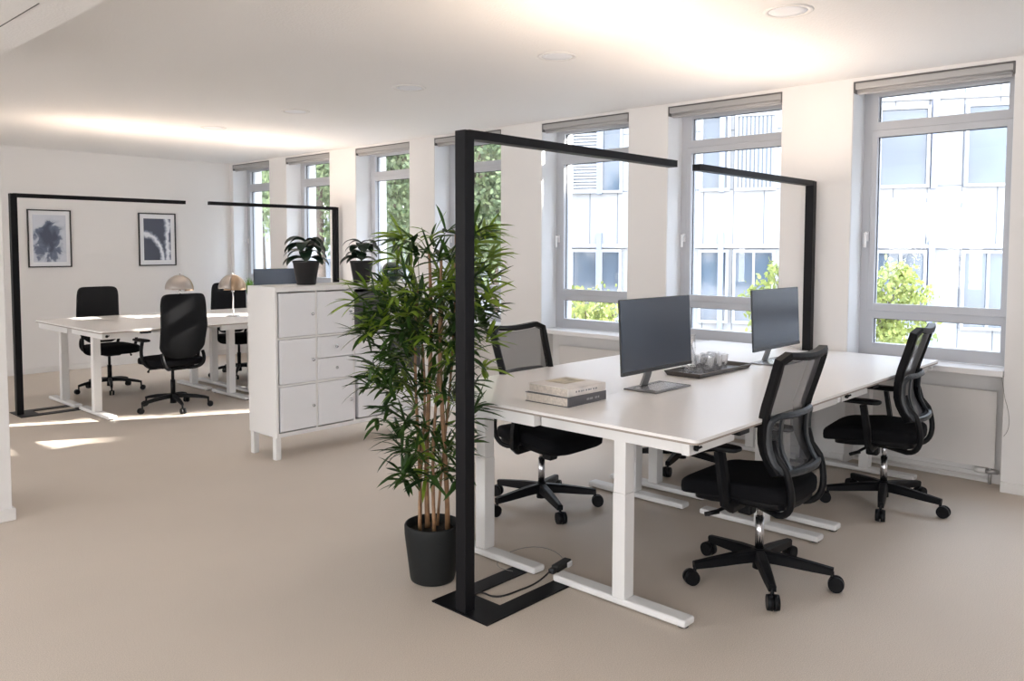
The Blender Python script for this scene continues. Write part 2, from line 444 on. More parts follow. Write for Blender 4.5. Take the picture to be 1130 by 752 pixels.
# windows -------------------------------------------------------------
def make_window():
    """origin at the low -Y corner on the frame's inner face; width .99 along +Y; x outwards"""
    w = empty('window_1'); tag(w, kind='structure')
    W = .99; f = MB()
    zB, zT = .775, 2.715
    gl = [(.865, 1.045), (1.15, 2.345), (2.45, 2.63)]
    ya, yb = .075, W-.10
    f.b2((0, 0, zB), (.07, ya, zT)); f.b2((0, yb, zB), (.07, W, zT))
    prev = zB
    for a, c in gl: f.b2((0, ya, prev), (.07, yb, a)); prev = c
    f.b2((0, ya, prev), (.07, yb, zT))
    # raised sash of the main light
    f.b2((-.014, ya-.035, 1.10), (0, ya+.004, 2.39), bev=.003, seg=1); f.b2((-.014, yb-.004, 1.10), (0, yb+.035, 2.39), bev=.003, seg=1)
    f.b2((-.014, ya, 1.10), (0, yb, 1.154), bev=.003, seg=1); f.b2((-.014, ya, 2.341), (0, yb, 2.39), bev=.003, seg=1)
    f.build('frame', M['winframe'], w)
    g = MB()
    for a, c in gl:
        g.b2((.03, ya, c-.006), (.036, yb, c)); g.b2((.03, yb-.005, a), (.036, yb, c))
    g.build('gasket', M['gasket'], w)
    for a, c in gl:
        p = MB(); p.b2((.038, ya, a), (.044, yb, c)); p.build('pane', M['glass'], w)
    h = MB(); h.b2((-.024, W-.062, 1.60), (-.014, W-.036, 1.67), bev=.003); h.b2((-.058, W-.056, 1.645), (-.02, W-.042, 1.66), bev=.003)
    h.b2((-.062, W-.058, 1.555), (-.048, W-.040, 1.662), bev=.004); h.build('handle', M['sill'], w)
    s = MB(); s.b2((-.245, .004, .735), (.0, W-.004, .775), bev=.005); s.build('sill', M['sill'], w)
    rv = MB()   # smooth painted reveal lining
    rv.b2((-.21, W-.004, .775), (0, W-.0005, 2.71)); rv.b2((-.21, .0005, .775), (0, .004, 2.71)); rv.b2((-.21, 0.0005, 2.7105), (0, W-.0005, 2.7145))
    rv.build('reveal_lining', M['reveal'], w)
    return w
w0 = make_window(); w0.location = (6.10, WIN[0][0], 0)
for i, (y0, y1) in enumerate(WIN[1:]):
    c = copy_tree(w0); c.name = 'window_%d' % (i+2); c.location = (6.10, y0, 0)
# roller blinds -------------------------------------------------------
def make_blind():
    t = empty('roller_blind'); W = .985
    b = MB(); b.b2((0, .0, .012), (.085, W, .058), bev=.006); b.build('cassette', M['blindbox'], t)
    b = MB(); b.b2((-.006, 0, .056), (.085, W, .066), bev=.002, seg=1); b.build('top_rail', M['blindtop'], t)
    b = MB(); b.cyl((.04, .01, .005), (.04, W-.01, .005), .018, n=16); b.build('roll', M['blind'], t)
    b = MB(); b.b2((.03, .02, -.022), (.045, W-.02, -.006), bev=.003); b.build('bottom_bar', M['blind'], t)
    for y in (-.0005, W-.011): b = MB(); b.b2((-.004, y, -.012), (.07, y+.012, .062), bev=.004); b.build('end_cap', M['blindtop'], t)
    return t
bl = make_blind()
names = ['nearest the picture wall', 'second from the picture wall', 'third from the picture wall', 'behind the bamboo',
         'crossed by the near floor lamp arm', 'above the far monitor', 'farthest right']
for i, (y0, y1) in enumerate(WIN[:7]):
    c = bl if i == 0 else copy_tree(bl)
    c.location = (5.885, y0+.0025, 2.648)
    tag(c, 'grey rolled-up roller blind on the window %s' % names[i], 'roller blind', 'roller blinds above the windows')
# radiators -----------------------------------------------------------
def make_radiator():
    t = empty('radiator')
    b = MB(); b.b2((0, 0, .11), (.012, .80, .62), bev=.004); b.build('front_panel', M['radi'], t)
    b = MB(); b.b2((.012, .01, .13), (.045, .79, .60), bev=.003); b.build('core', M['radi'], t)
    b = MB()
    b.cyl((.02, -.015, .085), (.02, .06, .085), .016, n=14); b.cyl((.02, .03, .085), (.02, .03, .12), .012, n=12); b.cyl((.02, .03, .0), (.02, .03, .09), .009, n=12)
    b.build('valve', M['brass'], t)
    b = MB(); b.cyl((.02, .055, .085), (.02, .12, .085), .02, n=14); b.build('thermostat_head', M['trim'], t)
    b = MB(); b.cyl((.03, .05, .035), (.03, .90, .035), .008, n=10); b.build('pipe', M['radi'], t)
    for y in (.15, .62): b = MB(); b.b2((.02, y, .2), (.058, y+.03, .55)); b.build('bracket', M['radi'], t)
    return t
rad = make_radiator()
for i, (k, lab) in enumerate(((6, 'cream flat panel radiator below the rightmost window, behind the right office chair'), (5, 'cream flat panel radiator below the window behind the far monitor'),
                 (4, 'cream flat panel radiator below the window behind the mesh chair with grey back'), (3, 'cream flat panel radiator behind the tall bamboo plant'))):
    c = rad if i == 0 else copy_tree(rad)
    c.location = (6.0, WIN[k][0]+.06, 0); tag(c, lab, 'radiator', 'panel radiators in the window niches')
# downlights ----------------------------------------------------------
def make_downlight():
    t = empty('ceiling_light')
    b = MB(); b.lathe([(.095, -.004), (.118, -.006), (.124, -.001), (.124, .0), (.095, .0)], n=40, closed=True); b.build('trim_ring', M['trim'], t)
    b = MB(); b.lathe([(0, -.001), (.06, -.001), (.094, -.003), (.094, -.0005), (0, -.0003)], n=32); b.build('diffuser', M['mount'], t)
    return t
dl = make_downlight()
for i, (x, y) in enumerate(((4.0, 1.83), (3.97, 3.31), (4.0, 4.77), (4.01, 6.33), (4.0, 7.8))):
    c = dl if i == 0 else copy_tree(dl)
    c.location = (x, y, ZC)
    tag(c, 'round flush ceiling downlight, %s' % ['largest and nearest, at the top right of the ceiling', 'second nearest in the row', 'middle one in the row',
        'second farthest in the row', 'farthest, towards the back wall with pictures'][i], 'ceiling light', 'flush ceiling downlights')

# ------------------------------------------------------------------ desks
def make_desk(notch=None):
    """near-left desk local frame: origin floor at -X,-Y corner; 1.54 x .81; user side at -Y"""
    L, D, H = 1.558, .8425, .81
    t = empty('standing_desk')
    b = MB()
    def outline(q, rad):
        p = [(x+L/2, y+D/2) for x, y in rrect(L-q, D-q, rad, 5)]; k = len(p)//4
        sq = lambda c: [c]
        # corners butting the neighbouring desk are square; order: hi-hi, lo-hi, lo-lo, hi-lo
        cs = [p[:k], p[k:2*k], p[2*k:3*k], p[3*k:]]
        cs[0] = [(L-q/2, D-q/2)]; cs[1] = [(q/2, D-q/2)]
        if corner == 'lo': cs[3] = [(L-q/2, q/2)]
        else: cs[2] = [(q/2, q/2)]
        if notch == 'hi': cs[0] = [(L-q/2, D-.04), (L-.13, D-.04), (L-.13, D-q/2)]
        if notch == 'lo': cs[1] = [(.13, D-q/2), (.13, D-.065), (q/2, D-.065)]
        return sum(cs, [])
    corner = {'hi': 'hi', 'lo': 'lo', None: 'lo', 'b': 'hi'}[notch]; notch = None if notch == 'b' else notch
    pts = outline(0, .028)
    b.prism(pts, H-.013, H)
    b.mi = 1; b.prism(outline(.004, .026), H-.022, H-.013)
    b.build('desktop', [M['deskw'], M['deskedge']], t)
    b = MB()
    for x in (.035, L-.085):
        b.b2((x+.02, .06, H-.078), (x+.07, D-.004, H-.022), bev=.002)
        b.b2((x+.0 if x < .5 else x-.32, .055, H-.078), (x+.37 if x < .5 else x+.05, .09, H-.026), bev=.003)
    for y in (.30, .50): b.b2((.08, y, H-.068), (L-.08, y+.035, H-.026), bev=.003)
    b.build('frame', M['steelw'], t)
    for x in (.078, L-.158):
        b = MB(); b.b2((x, .385, .04), (x+.070, .450, .50), bev=.003); b.b2((x+.002, .387, .5), (x+.068, .448, H-.07), bev=.003)
        lg = b.build('leg', M['steelw'], t)
        b = MB(); b.b2((x+.004, .09, .008), (x+.084, .79, .040), bev=.010, seg=3)
        ft = b.build('foot', M['steelw'], lg)
        for y in (.12, .75): b = MB(); b.cyl((x+.04, y, 0), (x+.04, y, .012), .022, n=16); b.build('levelling_pad', M['rubber'], lg)
    b = MB(); b.b2((.36, .008, H-.045), (.45, .05, H-.022), bev=.004); b.build('control_switch', M['black'], t)
    b = MB(); b.cyl((.075, .052, H-.05), (.075, .04, H-.05), .012, n=14); b.cyl((.065, .048, H-.056), (.09, .03, H-.044), .005, n=8); b.build('screw_knob', M['black'], t)
    b = MB(); b.b2((L-.16, .0, H-.048), (L-.125, .02, H-.022), bev=.006); b.build('cable_hook', M['sill'], t)
    return t
dA, dA2, dB, dB2 = make_desk(), make_desk('hi'), make_desk('b'), make_desk('lo')
XD, YD1, LD, DD = 2.752, 1.587, 1.5585, .843
def flip(x, y): return (x+LD, y+2*DD, PI)
placements = [
    (dA, XD, YD1, 0, 'white standing desk nearest the camera, under the near monitor'),
    (dA2, XD+LD, YD1, 0, 'white standing desk against the rightmost window, under the far monitor'),
    (dB, XD, YD1, 1, 'white standing desk behind the near monitor, beside the bamboo plant'),
    (dB2, XD+LD, YD1, 1, 'white standing desk by the window pier, rear right of the front group'),
    (dA, XD-.02, 7.43, 0, 'white standing desk in the back group, nearer side, left end'),
    (dA2, XD-.02+LD, 7.43, 0, 'white standing desk in the back group, nearer side, half hidden by the cabinet'),
    (dB, XD-.02, 7.43, 1, 'white standing desk in the back group, picture wall side, left end'),
    (dB2, XD-.02+LD, 7.43, 1, 'white standing desk in the back group, picture wall side, by the windows'),
]
for i, (src, x, y, rt, lab) in enumerate(placements):
    c = src if i < 4 else copy_tree(src)
    c.location = (x+LD, y+2*DD, 0) if rt else (x, y, 0); c.rotation_euler.z = PI if rt else 0
    tag(c, lab, 'desk', 'white standing desks in two groups')

# ------------------------------------------------------------------ floor-standing desk lamps
def make_floor_lamp():
    """post at origin, arm along +X, base plate around"""
    t = empty('floor_lamp')
    b = MB()
    b.prism([(-.035, -.165), (.56, -.165), (.56, -.075), (.135, -.075), (.135, .085), (.56, .085), (.56, .175), (-.035, .175)], 0, .007)
    b.build('base_plate', M['black'], t)
    b = MB(); b.b2((-.028, -.03, .007), (.028, .03, 2.03), bev=.002, seg=1); b.build('post', M['black'], t)
    a = MB(); a.b2((.0, -.028, 1.996), (1.60, .028, 2.0325)); ao = a.build('arm', M['black'], t)
    a = MB(); a.b2((.36, -.021, 2.0320), (1.56, .021, 2.0327)); a.build('light_strip', M['led'], ao)
    l = bpy.data.lights.new('uplight', 'AREA'); l.shape = 'RECTANGLE'; l.size = 1.18; l.size_y = .042; l.energy = 4.6; l.color = (1, .80, .64)
    lo_ = bpy.data.objects.new('uplight', l); COL.objects.link(lo_); lo_.parent = t; lo_.location = (.96, 0, 2.0335); lo_.rotation_euler = (PI, 0, 0)
    return t
lamp = make_floor_lamp()
lamps = []
for i, (x, y, rz, lab) in enumerate(((2.352, 2.455, 0, 'tall black L-shaped floor lamp nearest the camera, beside the bamboo pot'),
        (5.80, 2.452, PI, 'black L-shaped floor lamp by the window pier, arm over the far monitor'),
        (2.362, 8.38, 0, 'black L-shaped floor lamp at the far left, arm above the two framed prints'),
        (5.79, 8.30, PI, 'black L-shaped floor lamp behind the cabinet plants, arm toward the pictures'))):
    c = lamp if i == 0 else copy_tree(lamp)
    c.location = (x, y, 0); c.rotation_euler.z = rz
    tag(c, lab, 'floor lamp', 'black L-shaped floor lamps'); lamps.append(c)

# ------------------------------------------------------------------ chairs
def star_base(t, mt, rot, Rr=.335, thin=False):
    b = MB()
    b.cyl((0, 0, .055), (0, 0, .15), .030, .026, n=20)
    for k in range(5):
        a = 2*PI*k/5; ca, sa = math.cos(a), math.sin(a)
        def P(r, z): return (r*ca, r*sa, z)
        if thin: path = [P(.02, .125), P(.10, .122), P(.2, .112), P(.28, .098), P(.32, .088)]; rad = [.020, .018, .016, .013, .010]
        else: path = [P(.02, .118), P(.12, .112), P(.24, .100), P(.325, .092)]; rad = [.026, .024, .020, .016]
        b.sweep(path, rad, sect=[(-1, -1), (1, -1), (1, .6), (.6, 1), (-.6, 1), (-1, .6)], up=(0, 0, 1))
    o = b.build('star_base', mt, t)
    for k in range(5):
        a = 2*PI*k/5; ca, sa = math.cos(a), math.sin(a)
        c = MB(); rr = Rr-.01
        tx, ty = -sa, ca
        off = .012
        px, py = rr*ca+off*ca, rr*sa+off*sa
        if thin:
            for s in (-1, 1): c.cyl((px+tx*s*.006, py+ty*s*.006, .028), (px+tx*s*.024, py+ty*s*.024, .028), .028, .024, n=18)
        else:
            c.cyl((px-tx*.026, py-ty*.026, .036), (px-tx*.004, py-ty*.004, .036), .033, .036, n=20)
            c.cyl((px+tx*.004, py+ty*.004, .036), (px+tx*.026, py+ty*.026, .036), .036, .033, n=20)
            c.cyl((px-tx*.006, py-ty*.006, .04), (px+tx*.006, py+ty*.006, .04), .024, n=14)
        c.cyl((rr*ca*.985, rr*sa*.985, .04), (rr*ca*.985, rr*sa*.985, .092), .008, n=10)
        c.build('caster', mt, o)
    o.rotation_euler.z = rot
    return o

def make_mesh_chair():
    t = empty('office_chair')
    star_base(t, M['plastic'], 0)
    b = MB(); b.cyl((0, 0, .14), (0, 0, .30), .020, n=16); b.cyl((0, 0, .28), (0, 0, .385), .014, n=16); b.build('gas_lift', M['chrome'], t)
    b = MB(); b.b2((-.09, -.14, .365), (.09, .12, .405), bev=.015); b.b2((-.035, .03, .30), (.035, .10, .38), bev=.012); b.b2((-.17, -.10, .392), (.17, .14, .412), bev=.008)
    b.build('mechanism', M['plastic'], t)
    b = MB(); b.sweep(bez((-.06, .06, .375), (-.15, .06, .375), (-.19, .08, .37), (-.25, .10, .355), 6), .008, n=8); b.sweep([(-.235, .085, .36), (-.285, .125, .35)], [.012, .010], n=8); b.build('lever', M['plastic'], t)
    def sf(p):
        q = p.copy(); y = q.y
        if y > .12: q.z -= (y-.12)**2*1.4
        q.z += .02*(abs(q.x)/.24)**2 if y < .1 else 0
        q.x *= 1-.10*max(0, -y/.24)
        return q
    b = MB(); b.pad((0, .055, .452), (.245, .265, .048), .45, .35, fn=sf); b.build('seat', M['fabric'], t)
    b = MB(); b.pad((0, .03, .412), (.215, .225, .032), .4, .35, fn=sf); b.build('seat_shell', M['plastic'], t)
    # back: surface (x across, z up)
    PRF = [(.56, -.200), (.60, -.175), (.64, -.150), (.70, -.136), (.76, -.136), (.84, -.150), (.97, -.192), (1.12, -.236)]
    def yb(z):
        for (za, ya), (zb_, yb_) in zip(PRF[:-1], PRF[1:]):
            if z <= zb_: return ya+(yb_-ya)*max(0, (z-za)/(zb_-za))
        return PRF[-1][1]
    def hw(z):
        k = (z-.55)/.56
        return .200+.030*k
    def S(x, z, off=0.): return Vector((x, yb(z)+.035*(abs(x)/.23)**2-off, z))
    zt, zb = 1.095, .575
    loop = []
    n = 12
    for i in range(n+1): z = zb+(zt-.03-zb)*i/n; loop.append(S(hw(z), z))
    for i in range(1, 10):
        a = i/10; x = hw(zt)*(1-2*a); loop.append(S(x*.985, zt-.020*math.sin(a*PI)-.0))
    for i in range(n+1): z = zt-.03-(zt-.03-zb)*i/n; loop.append(S(-hw(z), z))
    for i in range(1, 8): a = i/8; loop.append(S(-hw(zb)*(1-2*a)*.97, zb-.012*math.sin(a*PI)))
    b = MB(); b.sweep(loop, 1., closed=True, sect=[(-.018, -.016), (.018, -.016), (.022, 0), (.018, .016), (-.018, .016), (-.022, 0)], up=None)
    b.build('back_frame', M['plastic'], t)
    b = MB(); b.grid(lambda u_, v: S((2*u_-1)*(hw(zb+.2+(zt-zb-.22)*v)-.008), zb+.2+(zt-zb-.22)*v-.02*math.sin(u_*PI)*v), 12, 14); b.build('mesh_back', M['net'], t)
    b = MB(); b.grid(lambda u_, v: S((2*u_-1)*(hw(zb+.2*v)-.01), zb+.2*v), 12, 8); b.build('lower_mesh', M['net'], t)
    # lumbar frame behind
    off = .040; lo, hi = .572, .815; lp = []
    W2 = .205
    def Q(x, z): p = S(x, z, 0); p.y = yb(z)-off+.045*(abs(x)/W2)**2.2; return p
    rr = rrect(2*W2, hi-lo, .045, 5)
    dense = []
    for i in range(len(rr)):
        p, q = rr[i], rr[(i+1) % len(rr)]
        m = max(1, int(math.hypot(p[0]-q[0], p[1]-q[1])/.04))
        for k in range(m): dense.append((p[0]+(q[0]-p[0])*k/m, p[1]+(q[1]-p[1])*k/m))
    lp = [Q(x, (lo+hi)/2+z) for x, z in dense]
    b = MB(); b.sweep(lp, 1., closed=True, sect=[(-.008, -.013), (.008, -.013), (.011, 0), (.008, .013), (-.008, .013), (-.011, 0)])
    for sx in (-1, 1):
        b.sweep([Q(sx*.135, lo+(hi-lo)*k/6)+Vector((0, .004, 0)) for k in range(7)], 1., sect=[(-.012, -.005), (.012, -.005), (.012, .005), (-.012, .005)], up=(0, 1, 0))
    b.build('lumbar_frame', M['plasticg'], t)
    for sx in (-1, 1):
        b = MB()
        p0 = Q(sx*.185, lo+.14)
        path = [p0, Q(sx*.185, lo+.07)+Vector((0, -.006, 0))]+bez(Q(sx*.182, lo+.02)+Vector((0, -.016, 0)), (sx*.175, -.235, .50), (sx*.165, -.245, .385), (sx*.14, -.15, .372), 12)+[Vector((sx*.10, -.04, .382))]
        b.sweep(path, [.015]*len(path), n=10)
        b.build('back_support', M['plastic'], t)
    # arm rests
    for sx in (-1, 1):
        b = MB()
        b.sweep([(sx*.13, .02, .398), (sx*.24, .02, .395), (sx*.275, .03, .42), (sx*.282, .035, .50), (sx*.282, .06, .65)], [.020, .020, .022, .024, .022],
                sect=[(-.5, -1.3), (.5, -1.3), (.7, 0), (.5, 1.3), (-.5, 1.3), (-.7, 0)], up=(1, 0, 0) if False else None)
        ar = b.build('armrest', M['plastic'], t)
        b = MB(); b.pad((sx*.278, .08, .668), (.042, .115, .014), .5, .4); b.build('arm_pad', M['plastic'], ar)
    return t

def make_solid_chair():
    t = empty('office_chair')
    star_base(t, M['plastic'], 0, .33, True)
    b = MB(); b.cyl((0, 0, .14), (0, 0, .28), .022, n=16); b.cyl((0, 0, .26), (0, 0, .40), .014, n=16); b.build('gas_lift', M['plastic'], t)
    b = MB(); b.b2((-.08, -.14, .385), (.08, .12, .42), bev=.015); b.b2((-.16, -.12, .408), (.16, .14, .425), bev=.008); b.build('mechanism', M['plastic'], t)
    b = MB(); b.sweep([(-.05, .04, .395), (-.2, .05, .395), (-.215, .05, .365)], [.008, .008, .012], n=8); b.build('lever', M['plastic'], t)
    def sf(p):
        q = p.copy()
        if q.y > .12: q.z -= (q.y-.12)**2*1.2
        return q
    b = MB(); b.pad((0, .04, .465), (.24, .245, .045), .45, .35, fn=sf); b.build('seat', M['fabric'], t)
    def F(u_, v):
        z = .50+.62*v; w = .215+.012*math.sin(v*PI)-.0*v
        if v < .22: w *= .60+.40*math.sin(min(1, (v+.0)/.22)*PI/2)
        x = (2*u_-1)*w
        y = -.235-.045*math.sin((v-.1)*PI*1.1)*(1 if v < .55 else .6) + .05*math.exp(-((v-.28)/.16)**2)*0 - .035*v + .06*(abs(2*u_-1))**2.2*(1-.35*v)
        return Vector((x, y, z))
    def pf(p):
        v = (p.z-.50)/.62
        v = min(1, max(0, v)); q = F(.5+.5*max(-1, min(1, p.x/.24)), v)
        return Vector((q.x, q.y+p.y, p.z))
    b = MB(); b.pad((0, 0, 0), (.235, .022, .305), .22, .22, nu=48, nv=24, fn=lambda p: pf(Vector((p.x, p.y, p.z+.81)))); b.build('backrest', M['fabricg'], t)
    for sx in (-1, 1):
        b = MB(); b.sweep(bez((sx*.20, -.20, .56), (sx*.21, -.27, .44), (sx*.16, -.24, .40), (sx*.07, -.10, .40), 12), [.016]*13, n=10); b.build('back_support', M['plastic'], t)
        b = MB(); b.sweep(bez((sx*.14, -.0, .41), (sx*.27, -.02, .40), (sx*.30, .06, .48), (sx*.275, .02, .665), 12), [.016]*13, n=10)
        ar = b.build('armrest', M['plastic'], t)
        b = MB(); b.pad((sx*.275, .04, .678), (.042, .12, .013), .5, .4); b.build('arm_pad', M['plastic'], ar)
    return t

mc = make_mesh_chair()
chairs = [ # x, y, rz, base world angle
    (3.53, 1.70, 0., 0., 1., 'black mesh-back office chair in the foreground, nearest the camera at the near desk'),
    (5.08, 1.66, 6., -20., 1., 'black mesh-back office chair by the rightmost window and radiator'),
    (3.65, 3.15, 181., 24., .985, 'black office chair with grey mesh back facing the camera, behind the books'),
    (5.03, 3.02, 180., 50., .985, 'black office chair tucked under the desk, hidden behind the near monitor'),
]
for i, (x, y, rz, ba, sc, lab) in enumerate(chairs):
    c = mc if i == 0 else copy_tree(mc)
    c.location = (x, y, 0); c.rotation_euler.z = R(rz); c.scale = (1, 1, sc)
    for ch in c.children:
        if ch.name.startswith('star_base'): ch.rotation_euler.z = R(ba-rz)
    tag(c, lab, 'office chair', 'mesh-back chairs at the front desks')
scn = make_solid_chair()
for i, (x, y, rz, ba, lab) in enumerate(((3.47, 7.66, 2., 44., 'black high-back office chair seen from behind at the back desks'),
        (3.44, 9.11, 183., 36., 'black office chair across the back desk, facing the camera below the prints'),
        (4.93, 9.08, 178., 20., 'black office chair partly hidden by the cabinet, behind the right table lamp'))):
    c = scn if i == 0 else copy_tree(scn)
    c.location = (x, y, 0); c.rotation_euler.z = R(rz)
    for ch in c.children:
        if ch.name.startswith('star_base'): ch.rotation_euler.z = R(ba-rz)
    tag(c, lab, 'office chair', 'solid-back chairs at the back desks')

# ------------------------------------------------------------------ monitors
ZD = .81
def make_monitor():
    """screen faces -Y; origin on the desk under the screen"""
    t = empty('monitor')
    W, H, zb = .668, .384, .096
    tilt = Matrix.Translation((0, 0, zb+.2)) @ Euler((R(-3), 0, 0)).to_matrix().to_4x4() @ Matrix.Translation((0, 0, -zb-.2))
    b = MB(); b.b2((-W/2, 0, zb), (W/2, .010, zb+H), bev=.003, mtx=tilt); b.b2((-W/2+.08, .008, zb+.02), (W/2-.08, .04, zb+.24), bev=.012, mtx=tilt); hs = b.build('housing', M['bezel'], t)
    b = MB(); b.b2((-W/2+.004, -.0012, zb+.020), (W/2-.004, .001, zb+H-.004), mtx=tilt); b.build('screen', M['screen'], t)
    b = MB(); b.b2((-W/2, -.003, zb), (W/2, .001, zb+.017), bev=.001, seg=1, mtx=tilt); b.build('chin', M['bezel'], t)
    b = MB(); b.sweep([(-.03, .065, .008), (-.02, .05, .06), (-.005, .03, .16)], 1., sect=[(-.028, -.006), (.028, -.006), (.028, .006), (-.028, .006)], up=(0, 1, 0)); b.build('neck', M['alu'], t)
    b = MB(); b.b2((-.17, -.105, 0), (.17, .095, .008), bev=.003); st = b.build('stand_base', M['alu'], t)
    b = MB(); b.b2((-.13, -.085, .008), (.15, .055, .0092)); b.build('inlay', M['alul'], st)
    b = MB(); b.sweep([(-.132, .057, .0085), (.152, .057, .0085), (.152, -.087, .0085)], .002, n=6); b.build('inlay_edge', M['black'], st)
    return t
mon = make_monitor(); mons = []
for i, (x, y, z, rz, lab) in enumerate(((3.660, 2.355, ZD, 0, 'black widescreen monitor on the near desk, between the books and the glasses tray'),
        (5.00, 2.32, ZD, 0, 'black widescreen monitor on the right desk, under the right floor lamp arm'),
        (5.29, 8.75, ZD, 0, 'monitor on the back desks peeking above the white cabinet, left of the potted plants'))):
    c = mon if i == 0 else copy_tree(mon)
    c.location = (x, y, z); c.rotation_euler.z = R(rz)
    tag(c, lab, 'monitor', 'desk monitors'); mons.append(c)

# ------------------------------------------------------------------ books
t = empty('book', (3.060, 2.488, ZD)); t.rotation_euler.z = R(1)
b = MB(); b.b2((-.145, -.128, .003), (.14, .125, .042)); b.build('page_block', M['paper'], t)
b = MB(); b.b2((-.15, -.133, 0), (.148, .13, .003)); b.b2((-.15, -.133, .042), (.148, .13, .045)); b.b2((-.15, -.136, 0), (.148, -.128, .045), bev=.001, seg=1); b.build('cover', M['cover2'], t)
b = MB()
for k, w in enumerate((.010, .006, .010, .008)): b.b2((-.01+k*.013, -.1366, .017), (-.01+k*.013+w, -.1360, .027))
for k, w in enumerate((.008, .006, .010)): b.b2((.055+k*.012, -.1366, .017), (.055+k*.012+w, -.1360, .027))
b.build('spine_lettering', M['ink'], t)
tag(t, 'thick book with dark grey spine, bottom of the pile of two on the near desk', 'book', 'books piled on the near desk')
t = empty('book', (3.070, 2.488, ZD+.0452)); t.rotation_euler.z = R(-1.5)
b = MB(); b.b2((-.138, -.122, .003), (.13, .12, .037)); b.build('page_block', M['paper'], t)
b = MB(); b.b2((-.142, -.128, 0), (.138, .124, .003)); b.b2((-.142, -.128, .037), (.138, .124, .040)); b.b2((-.142, -.131, 0), (.138, -.123, .040), bev=.001, seg=1); b.build('cover', M['cover'], t)
b = MB(); b.b2((-.05, -.03, .040), (.11, .10, .0405)); b.build('cover_picture', M['art0'], t)
b = MB()
for k in range(9): b.b2((-.09+k*.018, -.1316, .016), (-.09+k*.018+.010+.003*(k % 3), -.1310, .024))
b.build('spine_lettering', M['alul'], t)
tag(t, 'thick cream-covered book with a picture on its cover, top of the pile of two', 'book', 'books piled on the near desk')

# ------------------------------------------------------------------ tray, glasses, carafe
t = empty('serving_tray', (4.37, 2.445, ZD))
b = MB(); w, dd = .30, .105
b.b2((-w, -dd, .001), (w, dd, .006))
for (x0, y0, x1, y1) in ((-w, -dd, w, -dd), (w, -dd, w, dd), (w, dd, -w, dd), (-w, dd, -w, -dd)):
    sxx, syy = (x0+x1)/2, (y0+y1)/2
    ox, oy = (0.014 if sxx > .01 else -.014 if sxx < -.01 else 0), (.014 if syy > .01 else -.014 if syy < -.01 else 0)
    a0, a1 = Vector((x0, y0, .001)), Vector((x1, y1, .001))
    def outp(p): return Vector((p.x+math.copysign(.014, p.x), p.y+math.copysign(.014, p.y), .028))
    th = Vector((math.copysign(.005, -sxx) if abs(sxx) > .01 else 0, math.copysign(.005, -syy) if abs(syy) > .01 else 0, 0))
    q = [a0, a1, outp(a1), outp(a0)]
    vs = [b.bm.verts.new(p) for p in q]+[b.bm.verts.new(p+th) for p in q]
    for f in ((0, 1, 2, 3), (7, 6, 5, 4), (0, 4, 5, 1), (1, 5, 6, 2), (2, 6, 7, 3), (3, 7, 4, 0)): b.bm.faces.new([vs[k] for k in f])
b.build('tray_body', M['tray'], t)
tag(t, 'shallow rectangular brown tray holding crystal glasses beside the near monitor', 'tray')
def make_glass():
    t = empty('drinking_glass')
    b = MB(); n = 12
    prof_o = [(.026, 0), (.029, .02), (.033, .05), (.037, .095)]
    rings = []
    for k, (rr, z) in enumerate(prof_o):
        rings.append([b.bm.verts.new((rr*(1+(.07 if (j+k) % 2 else -.05))*math.cos(2*PI*j/n), rr*(1+(.07 if (j+k) % 2 else -.05))*math.sin(2*PI*j/n), z)) for j in range(n)])
    for k, (rr, z) in enumerate([(.034, .095), (.030, .050), (.025, .014)]):
        rings.append([b.bm.verts.new((rr*math.cos(2*PI*j/n), rr*math.sin(2*PI*j/n), z)) for j in range(n)])
    for A, B in zip(rings[:-1], rings[1:]):
        for j in range(n):
            k = (j+1) % n; b.bm.faces.new([A[j], A[k], B[k]]); b.bm.faces.new([A[j], B[k], B[j]])
    b.bm.faces.new(rings[0][::-1]); b.bm.faces.new(rings[-1])
    o = b.build('tumbler', M['crystal'], t)
    return t
gl = make_glass()
gp = [(4.28, 2.405), (4.365, 2.395), (4.45, 2.405), (4.32, 2.490), (4.405, 2.485), (4.495, 2.49)]
gn = ['front left in the tray', 'front middle of the tray', 'front right of the tray', 'rear left, next to the carafe', 'rear middle of the tray', 'rear right of the tray']
for i, (x, y) in enumerate(gp):
    c = gl if i == 0 else copy_tree(gl)
    c.location = (x, y, ZD+.0065); tag(c, 'cut crystal tumbler, %s' % gn[i], 'glass', 'crystal tumblers on the tray')
t = empty('carafe', (4.205, 2.485, ZD+.0065))
b = MB(); b.lathe([(0, 0), (.040, 0), (.046, .02), (.045, .06), (.030, .12), (.019, .155), (.020, .18), (.034, .215), (.036, .225), (.033, .224), (.018, .18), (.017, .155), (.027, .12), (.042, .06), (.042, .02), (0, .012)], n=14)
b.build('body', M['crystal'], t)
b = MB(); b.sweep(bez((.035, 0, .21), (.075, 0, .20), (.07, 0, .10), (.044, 0, .06), 8), .004, n=8); b.build('handle', M['crystal'], t)
tag(t, 'clear glass carafe with flared rim standing at the left end of the tray', 'carafe')
b = MB(); b.lathe([(0, 0), (.042, 0), (.044, .003), (.042, .008), (0, .008)], n=28); o = b.build('coaster', M['alu'], loc=(4.155, 2.395, ZD+.0065)); tag(o, 'round grey coaster lying in the left end of the tray', 'coaster')
# monitor cable on the right desk (local to the far monitor)
b = MB(); b.sweep(bez((.04, .08, .006), (.2, .13, .006), (.3, .03, .006), (.5, .07, .006), 12), .004, n=8); b.build('cable', M['cordc'], mons[1])

